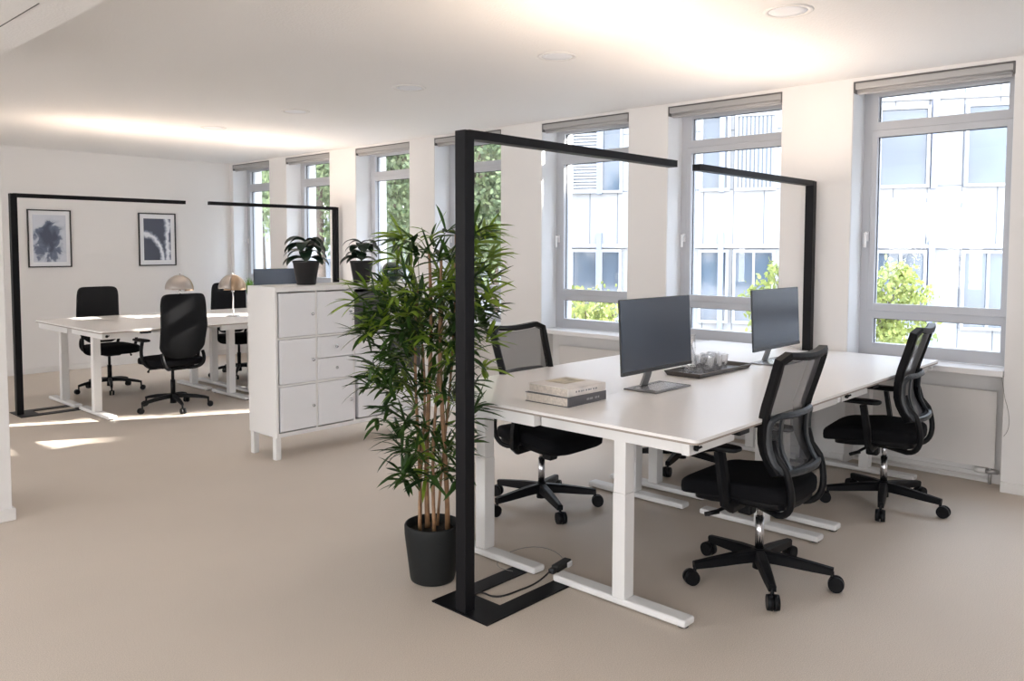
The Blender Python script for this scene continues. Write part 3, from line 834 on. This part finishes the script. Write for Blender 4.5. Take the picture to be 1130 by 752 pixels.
# floor cable & adaptor
b = MB()
pth = bez((2.378, 2.475, .014), (2.46, 2.52, .012), (2.53, 2.57, .013), (2.53, 2.487, .0045), 8)+bez((2.53, 2.487, .0045), (2.53, 2.43, .0045), (2.60, 2.43, .0045), (2.67, 2.426, .0045), 8)[1:]+bez((2.67, 2.426, .0045), (2.75, 2.415, .0045), (2.80, 2.42, .006), (2.895, 2.447, .014), 8)[1:]
b.sweep(pth, .0042, n=8)
o = b.build('power_cord', M['cord'], lamps[0]); o.location = (-2.352, -2.455, 0)
t = empty('power_adaptor', (2.985, 2.455, 0)); t.rotation_euler.z = R(8)
b = MB(); b.b2((-.05, -.020, .0), (.075, .020, .032), bev=.006); b.build('body', M['cord'], t)
b = MB(); b.b2((.03, -.028, .0), (.07, -.0205, .026), bev=.003); b.build('socket', M['steelw'], t)
b = MB(); b.b2((-.085, -.016, .002), (-.052, .016, .026), bev=.006); b.build('plug', M['plasticg'], t)
tag(t, 'small black plug and adaptor on the floor between the two near desk feet', 'adaptor')
b = MB(); lp = [(2.985+.17*math.cos(R(a))-.05, 2.60+.16*math.sin(R(a)), .004+.02*math.sin(R(a+60))**2) for a in range(-60, 200, 14)]
b.sweep(lp, .0016, n=6); tag(b.build('looped_wire', M['cordc']), 'thin looped wire on the floor behind the small black adaptor', 'wire')
# blind cord at the right pier
b = MB(); b.sweep([(5.872, 1.222, .735)]+bez((5.872, 1.20, .60), (5.870, 1.16, .48), (5.870, 1.165, .40), (5.872, 1.20, .36), 8), .0016, n=6)
tag(b.build('hanging_wire', M['cordc']), 'thin grey wire hanging below the rightmost window sill, beside the radiator', 'wire')

# ------------------------------------------------------------------ cabinet
cb = empty('storage_cabinet', (3.115, 5.215, 0)); CW, CD = 1.40, .385; z0, z1 = .165, 1.262
b = MB(); b.b2((0, 0, z0), (.02, CD, z1), bev=.002, seg=1); b.b2((CW-.02, 0, z0), (CW, CD, z1), bev=.002, seg=1)
b.b2((.02, 0, z1-.038), (CW-.02, CD, z1), bev=.002, seg=1); b.b2((.02, 0, z0), (CW-.02, CD, .195), bev=.002, seg=1)
cols = [.02, .345, .685, 1.025, CW-.02]; rows = [.195, .540, .885, 1.224]
for x in cols[1:-1]: b.b2((x-.007, .002, .195), (x+.007, CD-.01, 1.224))
for z in rows[1:-1]: b.b2((.02, .004, z-.007), (CW-.02, CD-.01, z+.007))
b.b2((.02, CD-.012, .195), (CW-.02, CD-.004, 1.224))
b.build('body', M['cabside'], cb)
def knob(par, x, z):
    k = MB(); k.cyl((x, -.002, z), (x, -.014, z), .006, n=12); k.lathe([(0, 0), (.011, 0), (.012, .005), (.009, .010), (0, .011)], c=(x, -.014, z), n=16, mtx=Euler((PI/2, 0, 0)).to_matrix())
    k.build('knob', M['alul'], par)
def front(name, x0_, x1_, za, zb_, kx, kz):
    f = MB(); f.b2((x0_, -.002, za), (x1_, .014, zb_), bev=.0015, seg=1)
    for s_ in (0,):
        f.b2((x0_+.018, -.003, za+.018), (x1_-.018, -.001, zb_-.018), bev=.0008, seg=1)
    o = f.build(name, M['cab'], cb); knob(o, kx, kz); return o
for c_ in range(4):
    xa, xb = cols[c_]+.010, cols[c_+1]-.010
    for r_ in range(3):
        za, zb_ = rows[r_]+.010, rows[r_+1]-.010
        if (c_, r_) in ((1, 1), (2, 1)):
            mid = (za+zb_)/2
            front('drawer', xa, xb, za, mid-.003, (xa+xb)/2, (za+mid)/2); front('drawer', xa, xb, mid+.003, zb_, (xa+xb)/2, (zb_+mid)/2)
        elif (c_, r_) in ((2, 2), (3, 1), (2, 0)): pass
        else: front('door', xa, xb, za, zb_, xb-.03, (za+zb_)/2+.0)
for x in (.03, CW-.075):
    for y in (.015, CD-.06): k = MB(); k.b2((x-.03 if x < .5 else x+.03, y, 0), ((x-.03 if x < .5 else x+.03)+.045, y+.045, z0), bev=.003, seg=1); k.build('leg', M['cabside'], cb)
tag(cb, 'white storage cabinet on legs with doors and drawers, potted plants on top', 'cabinet')
def box_insert(c_, r_, m_, lab, x_off=0., wsc=1.):
    xa, xb = cols[c_]+.012, cols[c_+1]-.012; za, zb_ = rows[r_]+.009, rows[r_+1]-.012
    w = (xb-xa)*wsc; xa += x_off
    t = empty('storage_box', (3.115+xa+w/2, 5.215, za)); h = zb_-za-.015
    b = MB(); b.b2((-w/2, .012, 0), (w/2, .016, h), bev=.001, seg=1); b.b2((-w/2, .33, 0), (w/2, .334, h)); b.b2((-w/2, .016, 0), (-w/2+.004, .33, h)); b.b2((w/2-.004, .016, 0), (w/2, .33, h)); b.b2((-w/2, .016, 0), (w/2, .33, .004))
    b.build('box_body', m_, t)
    b = MB(); b.b2((-w/2-.002, .008, h-.055), (w/2+.002, .0125, h), bev=.001, seg=1); b.build('rim', m_, t)
    tag(t, lab, 'storage box')
box_insert(2, 2, M['felt'], 'dark grey storage box in the top row of the white cabinet')
box_insert(3, 1, M['felt'], 'dark grey storage box in the middle row of the white cabinet, behind the bamboo leaves')
box_insert(2, 0, M['cab'], 'white storage box in the open bottom compartment of the cabinet', .035, .86)

# potted plants on the cabinet
def leaf_arc(b, base, az, length, droop, width, rise=.6, n=8, cup=.15, tw=0.):
    """broad blade leaf arcing out and down"""
    base = Vector(base); dx, dy = math.cos(az), math.sin(az); side = Vector((-dy, dx, 0)); pts = []
    el = rise
    p = base.copy(); st = length/n
    A = []
    for i in range(n+1):
        tt = i/n
        w = width*math.sin(PI*min(1, tt*.92+.06))**.75*(1 if tt < .98 else .15)
        dirv = Vector((dx*math.cos(el), dy*math.cos(el), math.sin(el)))
        up_ = Vector((-dx*math.sin(el), -dy*math.sin(el), math.cos(el)))
        sd = side*math.cos(tw)+up_*math.sin(tw)
        A.append((b.bm.verts.new(p+sd*w*.5+up_*w*cup), b.bm.verts.new(p), b.bm.verts.new(p-sd*w*.5+up_*w*cup)))
        p = p+dirv*st; el -= droop/n
    for i in range(n):
        for k in (0, 1):
            f = b.bm.faces.new([A[i][k], A[i][k+1], A[i+1][k+1], A[i+1][k]]); f.smooth = True; f.material_index = b.mi
def make_pot_plant(seed, azs):
    rnd = random.Random(seed)
    t = empty('potted_plant')
    b = MB(); b.lathe([(0, 0), (.063, 0), (.066, .004), (.092, .160), (.095, .164), (.095, .178), (.088, .178), (.086, .15), (0, .148)], n=36); b.build('pot', M['potb'], t)
    b = MB(); b.lathe([(0, .152), (.085, .150), (0, .149)], n=20); b.build('soil', M['soil'], t)
    b = MB(); b.sweep([(0, 0, .15), (.004, 0, .25), (0, .004, .33)], [.009, .007, .004], n=8)
    b.build('stem', M['twig'], t)
    b = MB()
    for k, (az, l, wd, z, rs) in enumerate(azs):
        leaf_arc(b, (0, 0, z), az+yaw, l, 1.9+.3*rnd.random(), wd, rise=rs, cup=.10, tw=rnd.uniform(-.35, .35))
    b.build('leaves', M['leafd'], t)
    return t
azs = []
for k, z in enumerate((.180, .225, .275, .315)):
    for a, l in ((PI/2+.1*k, .20), (-PI/2-.12*k, .20), (PI/2+.5, .17), (-PI/2-.5, .18)):
        azs.append((a, l-.008*k, .075, z, .62+.08*(k % 2)))
azs += [(PI, .17, .10, .30, .5), (PI+.25, .15, .09, .24, .3), (0, .17, .09, .30, .6), (.4, .16, .08, .24, .5)]
p1 = make_pot_plant(3, azs); p1.location = (3.51, 5.42, z1); p1.scale = (1.08, 1.08, 1.03)
tag(p1, 'dark broad-leaved plant in a black pot, left one on the white cabinet', 'potted plant', 'potted plants on the cabinet')
azs2 = [(a+.25*math.sin(k*2.1), l*(.85 if k % 3 else 1.05), w, z, rs) for k, (a, l, w, z, rs) in enumerate(azs)]
p2 = make_pot_plant(8, azs2); p2.location = (4.03, 5.42, z1); p2.rotation_euler.z = R(9)
tag(p2, 'dark broad-leaved plant in a black pot, right one on the cabinet, touching the bamboo', 'potted plant', 'potted plants on the cabinet')
b = MB(); pr_ = []
for k in range(15):
    a = -PI/2+.35+(PI-.75)*k/14; pr_.append((.092*math.cos(a), .088+.088*math.sin(a)))
pr_ = [(0, pr_[0][1])]+pr_+[(r_-.004, z_) for r_, z_ in pr_[::-1]]+[(0, pr_[0][1]+.004)]
b.lathe(pr_, n=32); o = b.build('glass_vase', M['vase'], loc=(4.34, 5.41, z1-.006))
tag(o, 'round dark green glass vase on the right end of the white cabinet', 'vase')

# small plant on the sill behind the back monitor
t = empty('potted_plant', (5.96, 10.62, .775))
b = MB(); b.lathe([(0, 0), (.05, 0), (.062, .1), (.058, .1), (.046, .01), (0, .01)], n=24); b.build('pot', M['sill'], t)
b = MB(); rnd = random.Random(5)
for k in range(70): leaf_arc(b, (rnd.uniform(-.04, .04), rnd.uniform(-.04, .04), .09), rnd.uniform(0, 6.28), rnd.uniform(.14, .28), rnd.uniform(.2, 1.0), .014, rise=rnd.uniform(1.15, 1.55), n=6)
b.build('leaves', M['grass'], t)
tag(t, 'small bright green grassy plant on the farthest window sill', 'potted plant')

# ------------------------------------------------------------------ bamboo
t = empty('potted_bamboo', (2.487, 2.815, 0))
b = MB(); b.lathe([(0, 0), (.092, 0), (.102, .006), (.106, .02), (.130, .22), (.131, .262), (.127, .270), (.121, .268), (.119, .235), (0, .232)], n=44); b.build('pot', M['potg'], t)
b = MB(); b.lathe([(0, .24), (.06, .237), (.119, .234), (0, .231)], n=24); b.build('soil', M['soil'], t)
rnd = random.Random(21)
rr_ = Vector((r.x, r.y, 0)); ff_ = Vector((d.x, d.y, 0)).normalized()
def loc_(px_right, depth, z): return rr_*px_right+ff_*depth+Vector((0, 0, z))
canes = [(-.072, .01, -.060, -.02, 1.38, .009), (-.045, -.03, -.05, .03, 1.10, .008), (-.018, .03, -.015, -.03, 1.52, .012), (.010, -.04, .03, .05, 1.25, .009), (.058, .0, .045, -.01, 1.50, .012), (.03, .05, .11, .06, 1.62, .007)]
tips = []
for (xa, ya, xb, yb_, h, rad) in canes:
    b = MB(); pts = []; n = 14; a_ = rnd.uniform(0, 6); rads = []
    for i in range(n+1):
        k = i/n; pts.append(loc_(xa+(xb-xa)*k+.012*math.sin(a_+5*k), ya+(yb_-ya)*k+.012*math.cos(a_+4*k), .235+(h-.235)*k)); rads.append(rad*(1-.45*k)*(1.12 if i % 3 == 0 else 1))
    b.sweep(pts, rads, n=9); b.build('cane', M['cane'], t); tips.append(pts)
fo = MB(); tw = MB(); nl = 0
def blade(b, p, dirv, L, w, droop, n=5):
    dirv = dirv.normalized(); side = dirv.cross(Vector((0, 0, 1)))
    if side.length < .1: side = Vector((1, 0, 0))
    side.normalize(); side = (side+Vector((0, 0, 1))*rnd.uniform(-.6, .6)).normalized()
    A = []; dv = dirv.copy(); q = p.copy()
    for i in range(n+1):
        k = i/n; ww = w*(math.sin(PI*(k*.86+.10)))**.9*(0.05 if i == n else 1)
        nn = dv.cross(side).normalized()
        A.append((b.bm.verts.new(q+side*ww*.5+nn*ww*.12), b.bm.verts.new(q), b.bm.verts.new(q-side*ww*.5+nn*ww*.12)))
        q = q+dv*(L/n); dv = (dv+Vector((0, 0, -droop/n))).normalized()
    for i in range(n):
        for k in (0, 1):
            f = b.bm.faces.new([A[i][k], A[i][k+1], A[i+1][k+1], A[i+1][k]]); f.material_index = b.mi; f.smooth = True
def env(z):   # half-width of the crown at height z (left, right)
    if z < .62: return .15, .15
    if z < .95: k = (z-.62)/.33; return .15+.12*k, .14+.05*k
    if z < 1.25: k = (z-.95)/.3; return .25+.05*k, .19+.06*k
    if z < 1.40: return .27, .27
    return .13, .27
for ci in range(225):
    z = rnd.choice([rnd.uniform(.50, 1.0), rnd.uniform(.9, 1.35), rnd.uniform(1.15, 1.60), rnd.uniform(1.05, 1.50)])
    Lw, Rw = env(z)
    px_ = rnd.uniform(-Lw, Rw); dp = rnd.uniform(-.24, .24)
    if 1.36 < z < 1.50 and px_ < .02 and rnd.random() < .75: continue
    hp = loc_(px_, dp, z)
    cane = min(tips, key=lambda pp: min((Vector((q.x, q.y, 0))-Vector((hp.x, hp.y, 0))).length+(.5 if q.z > z+.05 else 0) for q in pp))
    start = min(cane, key=lambda q: abs(q.z-(z-.10)))
    tw.sweep([start, start.lerp(hp, .5)+Vector((0, 0, .02)), hp], [.0028, .002, .0014], n=5)
    outv = (Vector((hp.x, hp.y, 0))-Vector((start.x, start.y, 0)))
    outv = outv.normalized() if outv.length > .01 else Vector((1, 0, 0))
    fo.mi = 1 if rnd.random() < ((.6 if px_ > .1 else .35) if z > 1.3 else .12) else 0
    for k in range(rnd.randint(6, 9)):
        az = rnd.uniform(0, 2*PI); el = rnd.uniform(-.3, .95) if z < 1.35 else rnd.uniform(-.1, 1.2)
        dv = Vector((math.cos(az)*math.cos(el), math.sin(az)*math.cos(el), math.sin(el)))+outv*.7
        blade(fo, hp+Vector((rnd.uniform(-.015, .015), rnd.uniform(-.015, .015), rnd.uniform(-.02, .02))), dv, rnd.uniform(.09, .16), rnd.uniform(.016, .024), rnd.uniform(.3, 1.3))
# sprays that reach out of the crown
for (pr, dp, z, mi_) in ((.24, .0, 1.60, 1), (.25, .02, 1.50, 1), (.20, .03, 1.42, 1), (.22, 0, 1.63, 1), (-.33, -.03, 1.30, 1), (-.30, .03, 1.36, 1), (-.16, .05, 1.50, 1), (-.30, .0, 1.15, 0), (-.15, 0, 1.58, 0),
                         (.25, -.03, 1.12, 1), (.23, .05, .98, 1), (-.27, .03, 1.0, 0), (-.08, .0, 1.60, 1), (.0, .05, 1.60, 1), (.07, -.05, 1.62, 0), (-.12, -.05, 1.58, 1), (.19, 0, .80, 0), (-.17, .02, .78, 0), (-.15, .02, .66, 0), (.06, -.02, .60, 0)):
    hp = loc_(pr, dp, z); start = min(min(tips, key=lambda pp: min((q-hp).length for q in pp)), key=lambda q: (q-hp).length)
    tw.sweep([start, start.lerp(hp, .5)+Vector((0, 0, .02)), hp], [.003, .002, .0014], n=5)
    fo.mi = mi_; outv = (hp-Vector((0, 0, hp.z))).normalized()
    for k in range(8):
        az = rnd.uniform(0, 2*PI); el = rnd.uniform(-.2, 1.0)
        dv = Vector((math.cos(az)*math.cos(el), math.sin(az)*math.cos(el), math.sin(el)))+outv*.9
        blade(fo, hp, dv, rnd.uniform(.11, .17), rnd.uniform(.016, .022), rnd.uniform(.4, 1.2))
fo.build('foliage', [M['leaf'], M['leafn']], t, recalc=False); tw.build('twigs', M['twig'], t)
tag(t, 'tall artificial bamboo with slender canes in a dark pot beside the near floor lamp', 'plant')

# ------------------------------------------------------------------ table lamps
def make_table_lamp():
    t = empty('table_lamp')
    b = MB(); b.lathe([(0, 0), (.07, 0), (.072, .004), (.068, .008), (.01, .010), (0, .010)], n=36); b.build('base', M['alul'], t)
    b = MB(); b.cyl((0, 0, .008), (0, 0, .40), .007, n=12); b.cyl((0, 0, .262), (0, 0, .285), .014, n=12); b.cyl((0, 0, .44), (0, 0, .462), .005, n=8); b.build('stem', M['alul'], t)
    def dome(rad, hgt, a0, a1, zc, e0=0.):
        def f(u_, v):
            az = a0+(a1-a0)*u_; el = e0+(PI/2-e0)*v*.995
            return Vector((rad*math.cos(el)*math.cos(az), rad*math.cos(el)*math.sin(az), zc+hgt*math.sin(el)))
        return f
    b = MB(); b.grid(dome(.148, .150, 0, 2*PI*.62, .298), 30, 12, .002); b.build('outer_shade', M['shade2'], t)
    b = MB(); b.grid(dome(.135, .142, -PI*.95, PI*.15, .300, -.12), 30, 12, .002); b.build('inner_shade', M['shade'], t)
    b = MB(); b.lathe([(0, .30), (.03, .305), (.038, .34), (.028, .375), (0, .385)], n=20); b.build('bulb', M['lampface'], t)
    return t
tl = make_table_lamp(); tl.location = (4.35, 8.12, ZD); tl.rotation_euler.z = R(10)
tag(tl, 'small table lamp with bronze half-dome shade, right one beside the cabinet', 'table lamp', 'dome table lamps on the back desks')
c = copy_tree(tl); c.location = (3.88, 8.35, ZD); c.rotation_euler.z = R(75)
tag(c, 'small table lamp with bronze half-dome shade, left one above the high-back chair', 'table lamp', 'dome table lamps on the back desks')

# ------------------------------------------------------------------ pictures
def make_picture(name, x0_, x1_, za, zb_, pm, mw, lab):
    w, h = x1_-x0_, zb_-za
    t = empty(name, ((x0_+x1_)/2, YB-.002, (za+zb_)/2))
    b = MB()
    for (a, c_) in (((-w/2, -.022, -h/2), (-w/2+.014, 0, h/2)), ((w/2-.014, -.022, -h/2), (w/2, 0, h/2)), ((-w/2+.014, -.022, -h/2), (w/2-.014, 0, -h/2+.014)), ((-w/2+.014, -.022, h/2-.014), (w/2-.014, 0, h/2))): b.b2(a, c_)
    b.build('frame', M['frameb'], t)
    b = MB(); b.b2((-w/2+.014, -.008, -h/2+.014), (w/2-.014, -.002, h/2-.014)); b.build('mount', M['mount'], t)
    b = MB(); b.b2((-w/2+.014+mw, -.010, -h/2+.014+mw*1.1), (w/2-.014-mw, -.008, h/2-.014-mw*1.1)); b.build('print', pm, t)
    tag(t, lab, 'framed print', 'framed prints on the back wall')
make_picture('framed_print', 3.245, 3.735, 1.295, 2.0, M['print1'], .045, 'black-framed print of a grey-blue watercolour blot, left on the back wall')
make_picture('framed_print', 4.565, 5.065, 1.295, 2.0, M['print2'], .055, 'black-framed print of a pale arching stroke on dark ground, right on the back wall')

# ------------------------------------------------------------------ outside
b = MB(); b.b2((XO+.4, -60, -3.9), (90, 80, -3.7)); tag(b.build('ground', M['ground']), kind='structure')
ba = R(26)
bd = empty('office_building', (21.9*math.cos(ba), 21.9*math.sin(ba), 0), ba)
b = MB(); b.b2((.22, -12, -3.7), (9, 6.6, 9.5)); b.build('facade', M['facade'], bd)
b = MB(); b.b2((.0, -30, 2.86), (.22, 6.6, 3.02), bev=.01, seg=1) if False else None
for z in (-2.1, 1.55, 5.15):
    b = MB(); b.b2((.12, -12, z), (.22, 6.6, z+.10)); b.build('ledge', M['fframe'], bd)
ws = [(-3.30, 1.02, 0), (-5.22, 1.02, 0), (-7.1, 1.02, 0), (-9.0, 1.02, 0), (-1.45, 1.02, 0), (.17, .90, 2), (1.18, .62, 0), (2.5, .9, 0), (3.9, .46, 0), (4.62, .64, 1), (5.85, .8, 0)]
for zz, (za, zb_) in enumerate(((-.35, 1.43), (3.10, 4.93), (-4.0+.35, -2.2))):
    for (s0, w, kind) in ws:
        f = MB(); y0, y1 = s0-w/2, s0+w/2
        f.b2((.08, y0-.07, za-.07), (.24, y0, zb_+.07)); f.b2((.08, y1, za-.07), (.24, y1+.07, zb_+.07)); f.b2((.08, y0, za-.07), (.24, y1, za)); f.b2((.08, y0, zb_), (.24, y1, zb_+.07))
        if w > .8 and zz == 0: f.b2((.10, s0-.03, za), (.24, s0+.03, zb_))
        fo_ = f.build('window_frame', M['fframe'], bd)
        g = MB(); g.b2((.17, y0, za), (.21, y1, zb_)); g.build('pane', M['fglass'], fo_)
        if kind == 1 and zz == 1:
            g = MB(); n = 22
            for k in range(n): g.b2((.12, y0, za+(zb_-za)*k/n), (.16, y1, za+(zb_-za)*(k+.55)/n))
            g.build('louvre', M['fframe'], fo_)
        if kind == 2 and zz == 1:
            g = MB(); n = 9
            for k in range(n): g.b2((.12, y0+(y1-y0)*k/n, za), (.16, y0+(y1-y0)*(k+.6)/n, zb_))
            g.build('vertical_slats', M['slat'], fo_)
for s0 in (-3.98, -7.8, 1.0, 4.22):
    b = MB(); b.b2((.05, s0-.07, -3.7), (.22, s0+.07, 1.95)); b.b2((.05, s0-.07, 3.0), (.22, s0+.07, 5.2)); b.build('fin_shade', M['fin_shade'], bd)  # strips with the fins' shade put into their colour
tag(bd, 'white panelled office building across the street with rows of windows', 'building')
b2_ = empty('apartment_building', (0, 0, 0))
tag(b2_, 'grey brick building behind the green trees, seen through the left windows', 'building')
gb = R(47); b2_.location = (38*math.cos(gb), 38*math.sin(gb), 0); b2_.rotation_euler.z = gb
b = MB(); b.b2((0, -7.0, -3.7), (8, 26, 2.9)); b.build('wall', M['stone'], b2_)
b = MB(); b.b2((-.2, -7.2, 2.9), (8.2, 26.2, 3.15)); b.build('roof_edge', M['fframe'], b2_)
for k in range(6):
    f = MB(); y = -3.5+k*4.2; f.b2((-.06, y, -.6), (.02, y+1.2, 1.1)); fo_ = f.build('window_frame', M['fframe'], b2_); g = MB(); g.b2((-.08, y+.08, -.52), (-.05, y+1.12, 1.02)); g.build('pane', M['fglass'], fo_)
# unseen tall block, added to keep the sun off the near windows
sun_az, sun_el = R(-28.4), R(27)
sd = Vector((math.cos(sun_az), math.sin(sun_az), 0))
sn = Vector((-sd.y, sd.x, 0))          # left of the sun direction
tb = empty('sun_blocker'); 
edge = Vector((6.1, 4.62, 0)).dot(sn)  # rays with a smaller offset are shaded
tb.location = (sd*34+sn*edge); tb.rotation_euler.z = sun_az
b = MB(); b.b2((0, -26, -3.7), (9, 0, 27)); b.b2((0, 0, -3.7), (9, .75, 2.14+31.1*math.tan(sun_el))); b.build('wall', M['facade'], tb)  # walls of the unseen added block
for k in range(5):
    for q in range(6):
        f = MB(); f.b2((-.05, -3-k*4.6, -2+q*4.2), (.05, -1.4-k*4.6, .1+q*4.2)); fo_ = f.build('window_frame', M['fframe'], tb)  # windows of the unseen added block
        g = MB(); g.b2((-.07, -2.9-k*4.6, -1.9+q*4.2), (-.04, -1.5-k*4.6, q*4.2)); g.build('pane', M['fglass'], fo_)
tag(tb, 'unseen tall white block, added to keep the sun off the near windows', 'building')

tb2 = empty('sun_blocker', sd*34+sn*(Vector((6.1, 7.5, 0)).dot(sn)), sun_az)  # second unseen block, added to cut the sun down to a slit
b = MB(); b.b2((0, 0, -3.7), (9, 9, 25)); b.build('wall', M['facade'], tb2)  # walls of the second unseen added block
b = MB(); b.b2((-.2, -.05, 25), (9.2, 9.2, 25.4)); b.build('roof_edge', M['fframe'], tb2)
b = MB(); c0 = Vector((6.1, 5.80, 0)).dot(sn)-Vector((6.1, 7.5, 0)).dot(sn); c1 = Vector((6.1, 7.0, 0)).dot(sn)-Vector((6.1, 7.5, 0)).dot(sn); b.b2((1, c0, -3.7), (8, c1, 25)); b.build('sun_blocker_core', M['facade'], tb2)  # unseen piece added between the blocks to split the sunlight
tag(tb2, 'second unseen white block, added to narrow the sun reaching the back windows', 'building')

def make_tree(name, loc, crown, n, leaf, lm, lab, seed, group, zc0, trunk_r=.12, twist=0):
    rnd = random.Random(seed)
    t = empty(name, loc)
    cx, cyy, cz, rx, ry, rz_ = crown
    b = MB(); b.sweep([(0, 0, 0), (.1, .05, cz*.5), (cx, cyy, cz+rz_*.5)], [trunk_r, trunk_r*.8, trunk_r*.3], n=10); b.build('trunk', M['bark'], t)
    b = MB()
    for k in range(14):
        a = rnd.uniform(0, 6.28); e = rnd.uniform(-.3, 1.2); q = Vector((cx+rx*.85*math.cos(a)*math.cos(e), cyy+ry*.85*math.sin(a)*math.cos(e), cz+rz_*.85*math.sin(e)))
        p = Vector((cx*.8, cyy*.8, cz-rz_*.4*rnd.random()))
        b.sweep([p, p.lerp(q, .5)+Vector((0, 0, .1*rz_)), q], [trunk_r*.35, trunk_r*.2, trunk_r*.06], n=6)
    b.build('branches', M['bark'], t)
    b = MB()
    clumps = [Vector((rnd.gauss(0, .5), rnd.gauss(0, .5), rnd.gauss(0, .5))) for _ in range(max(6, n//60))]
    clumps = [c_ if c_.length < 1 else c_.normalized()*.95 for c_ in clumps]
    for k in range(n):
        c_ = rnd.choice(clumps); q = c_+Vector((rnd.gauss(0, .13), rnd.gauss(0, .13), rnd.gauss(0, .13)))
        p = Vector((cx+q.x*rx, cyy+q.y*ry, cz+q.z*rz_))
        m3 = Euler((rnd.uniform(0, 6.28), rnd.uniform(0, 6.28), rnd.uniform(0, 6.28))).to_matrix(); s_ = leaf*rnd.uniform(.7, 1.3)
        vs = [b.bm.verts.new(p+m3 @ Vector(v)*s_) for v in ((-.5, 0, 0), (-.15, -.34, .05), (.3, -.25, 0), (.6, 0, -.08), (.3, .25, 0), (-.15, .34, .05))]
        b.bm.faces.new(vs)
    b.build('foliage', lm, t, recalc=False)
    tag(t, lab, 'tree', group)
def at(px, y, dist):   # world point on the ray of a photograph pixel, dist along the optical axis
    v = d+r2*((px-565)/f_)-u2*((y-cy_)/f_); return Vector((0, 0, CH))+v*dist
def tree_at(name, px, y, dist, rad, n, leaf, lm, lab, seed, group):
    c_ = at(px, y, dist); rx, ry, rz_ = rad
    make_tree(name, (c_.x, c_.y, -3.7), (0, 0, c_.z+3.7, rx, ry, rz_), n, leaf, lm, lab, seed, group, 0, trunk_r=.05 if rz_ < 1.2 else .16)
g1 = 'young trees in front of the white building'
tree_at('young_tree', 650, 358, 10.5, (.75, .75, .55), 2200, .062, M['treey'], 'young tree with yellow-green leaves seen low in the window behind the near floor lamp arm', 1, g1)
tree_at('young_tree', 872, 352, 10, (.50, .5, .72), 1900, .062, M['treey'], 'young tree with yellow-green leaves rising behind the far monitor', 2, g1)
tree_at('young_tree', 975, 350, 10, (.55, .55, .62), 2300, .062, M['treey'], 'young tree with yellow-green leaves low in the rightmost window', 3, g1)
g2 = 'large green trees outside the left windows'
for i, (px, y, dist, rad, n_, lf, lab) in enumerate(((520, 190, 14, (1.0, 1.0, 1.6), 8000, .09, 'large green tree seen through the window behind the bamboo'),
        (437, 185, 18, (1.5, 1.5, 2.1), 9000, .11, 'large green tree seen through the window above the right cabinet plant'),
        (350, 180, 15, (1.2, 1.2, 1.4), 6500, .09, 'large green tree seen through the window above the left cabinet plant'),
        (285, 185, 20, (1.5, 1.5, 1.6), 6500, .11, 'large green tree seen through the window nearest the back wall'),
        (545, 190, 21.5, (.7, .7, 2.4), 9000, .13, 'tall dense tree far behind, right of the left trees'),
        (475, 185, 31, (1.9, 1.9, 3.4), 12000, .15, 'tall dense tree far behind, in front of the grey brick building'),
        (318, 175, 28, (1.7, 1.7, 2.4), 10000, .15, 'tall dense tree farthest left, in front of the grey brick building'))):
    tree_at('tree', px, y, dist, rad, n_, lf, M['treea'], lab, 10+i, g2)

# ------------------------------------------------------------------ light
wd = bpy.data.worlds.new('world'); SC.world = wd; wd.use_nodes = True
nt = wd.node_tree; bg = nt.nodes['Background']
tc = nt.nodes.new('ShaderNodeTexCoord'); sx = nt.nodes.new('ShaderNodeSeparateXYZ'); cr = nt.nodes.new('ShaderNodeValToRGB')
nt.links.new(tc.outputs['Generated'], sx.inputs[0]); nt.links.new(sx.outputs['Z'], cr.inputs[0]); nt.links.new(cr.outputs[0], bg.inputs[0])
cr.color_ramp.elements[0].position = 0; cr.color_ramp.elements[0].color = (.98, .975, .98, 1)
cr.color_ramp.elements[1].position = .8; cr.color_ramp.elements[1].color = (.72, .84, 1, 1)
bg.inputs[1].default_value = 4.6
sl = bpy.data.lights.new('sun', 'SUN'); so = bpy.data.objects.new('sun', sl); COL.objects.link(so)
sl.energy = 26; sl.angle = R(.6); sl.color = (1, .93, .84)
sv = Vector((math.cos(sun_az)*math.cos(sun_el), math.sin(sun_az)*math.cos(sun_el), math.sin(sun_el)))
so.rotation_euler = sv.to_track_quat('Z', 'Y').to_euler(); so.location = sv*40
def portal(name, c, w, h, rot):
    l = bpy.data.lights.new(name, 'AREA'); l.shape = 'RECTANGLE'; l.size = w; l.size_y = h; l.cycles.is_portal = True
    o = bpy.data.objects.new(name, l); COL.objects.link(o); o.location = c; o.rotation_euler = rot
for i, (y0, y1) in enumerate(WIN): portal('window_portal', (6.2, (y0+y1)/2, 1.74), 1.96, y1-y0, (0, R(90), 0))
for i, (y0, y1) in enumerate(LW): portal('window_portal', (X0-.1, (y0+y1)/2, 1.725), 1.85, y1-y0, (0, R(-90), 0))  # portals at the openings added in the left wall
for x0, x1 in FW: portal('window_portal', ((x0+x1)/2, Y0-.1, 1.475), x1-x0, 2.35, (R(90), 0, 0))  # portal at the opening added in the front wall

SC.view_settings.view_transform = 'Standard'; SC.view_settings.look = 'None'; SC.view_settings.gamma = 1; SC.view_settings.use_curve_mapping = False
SC.view_settings.exposure = 1.0
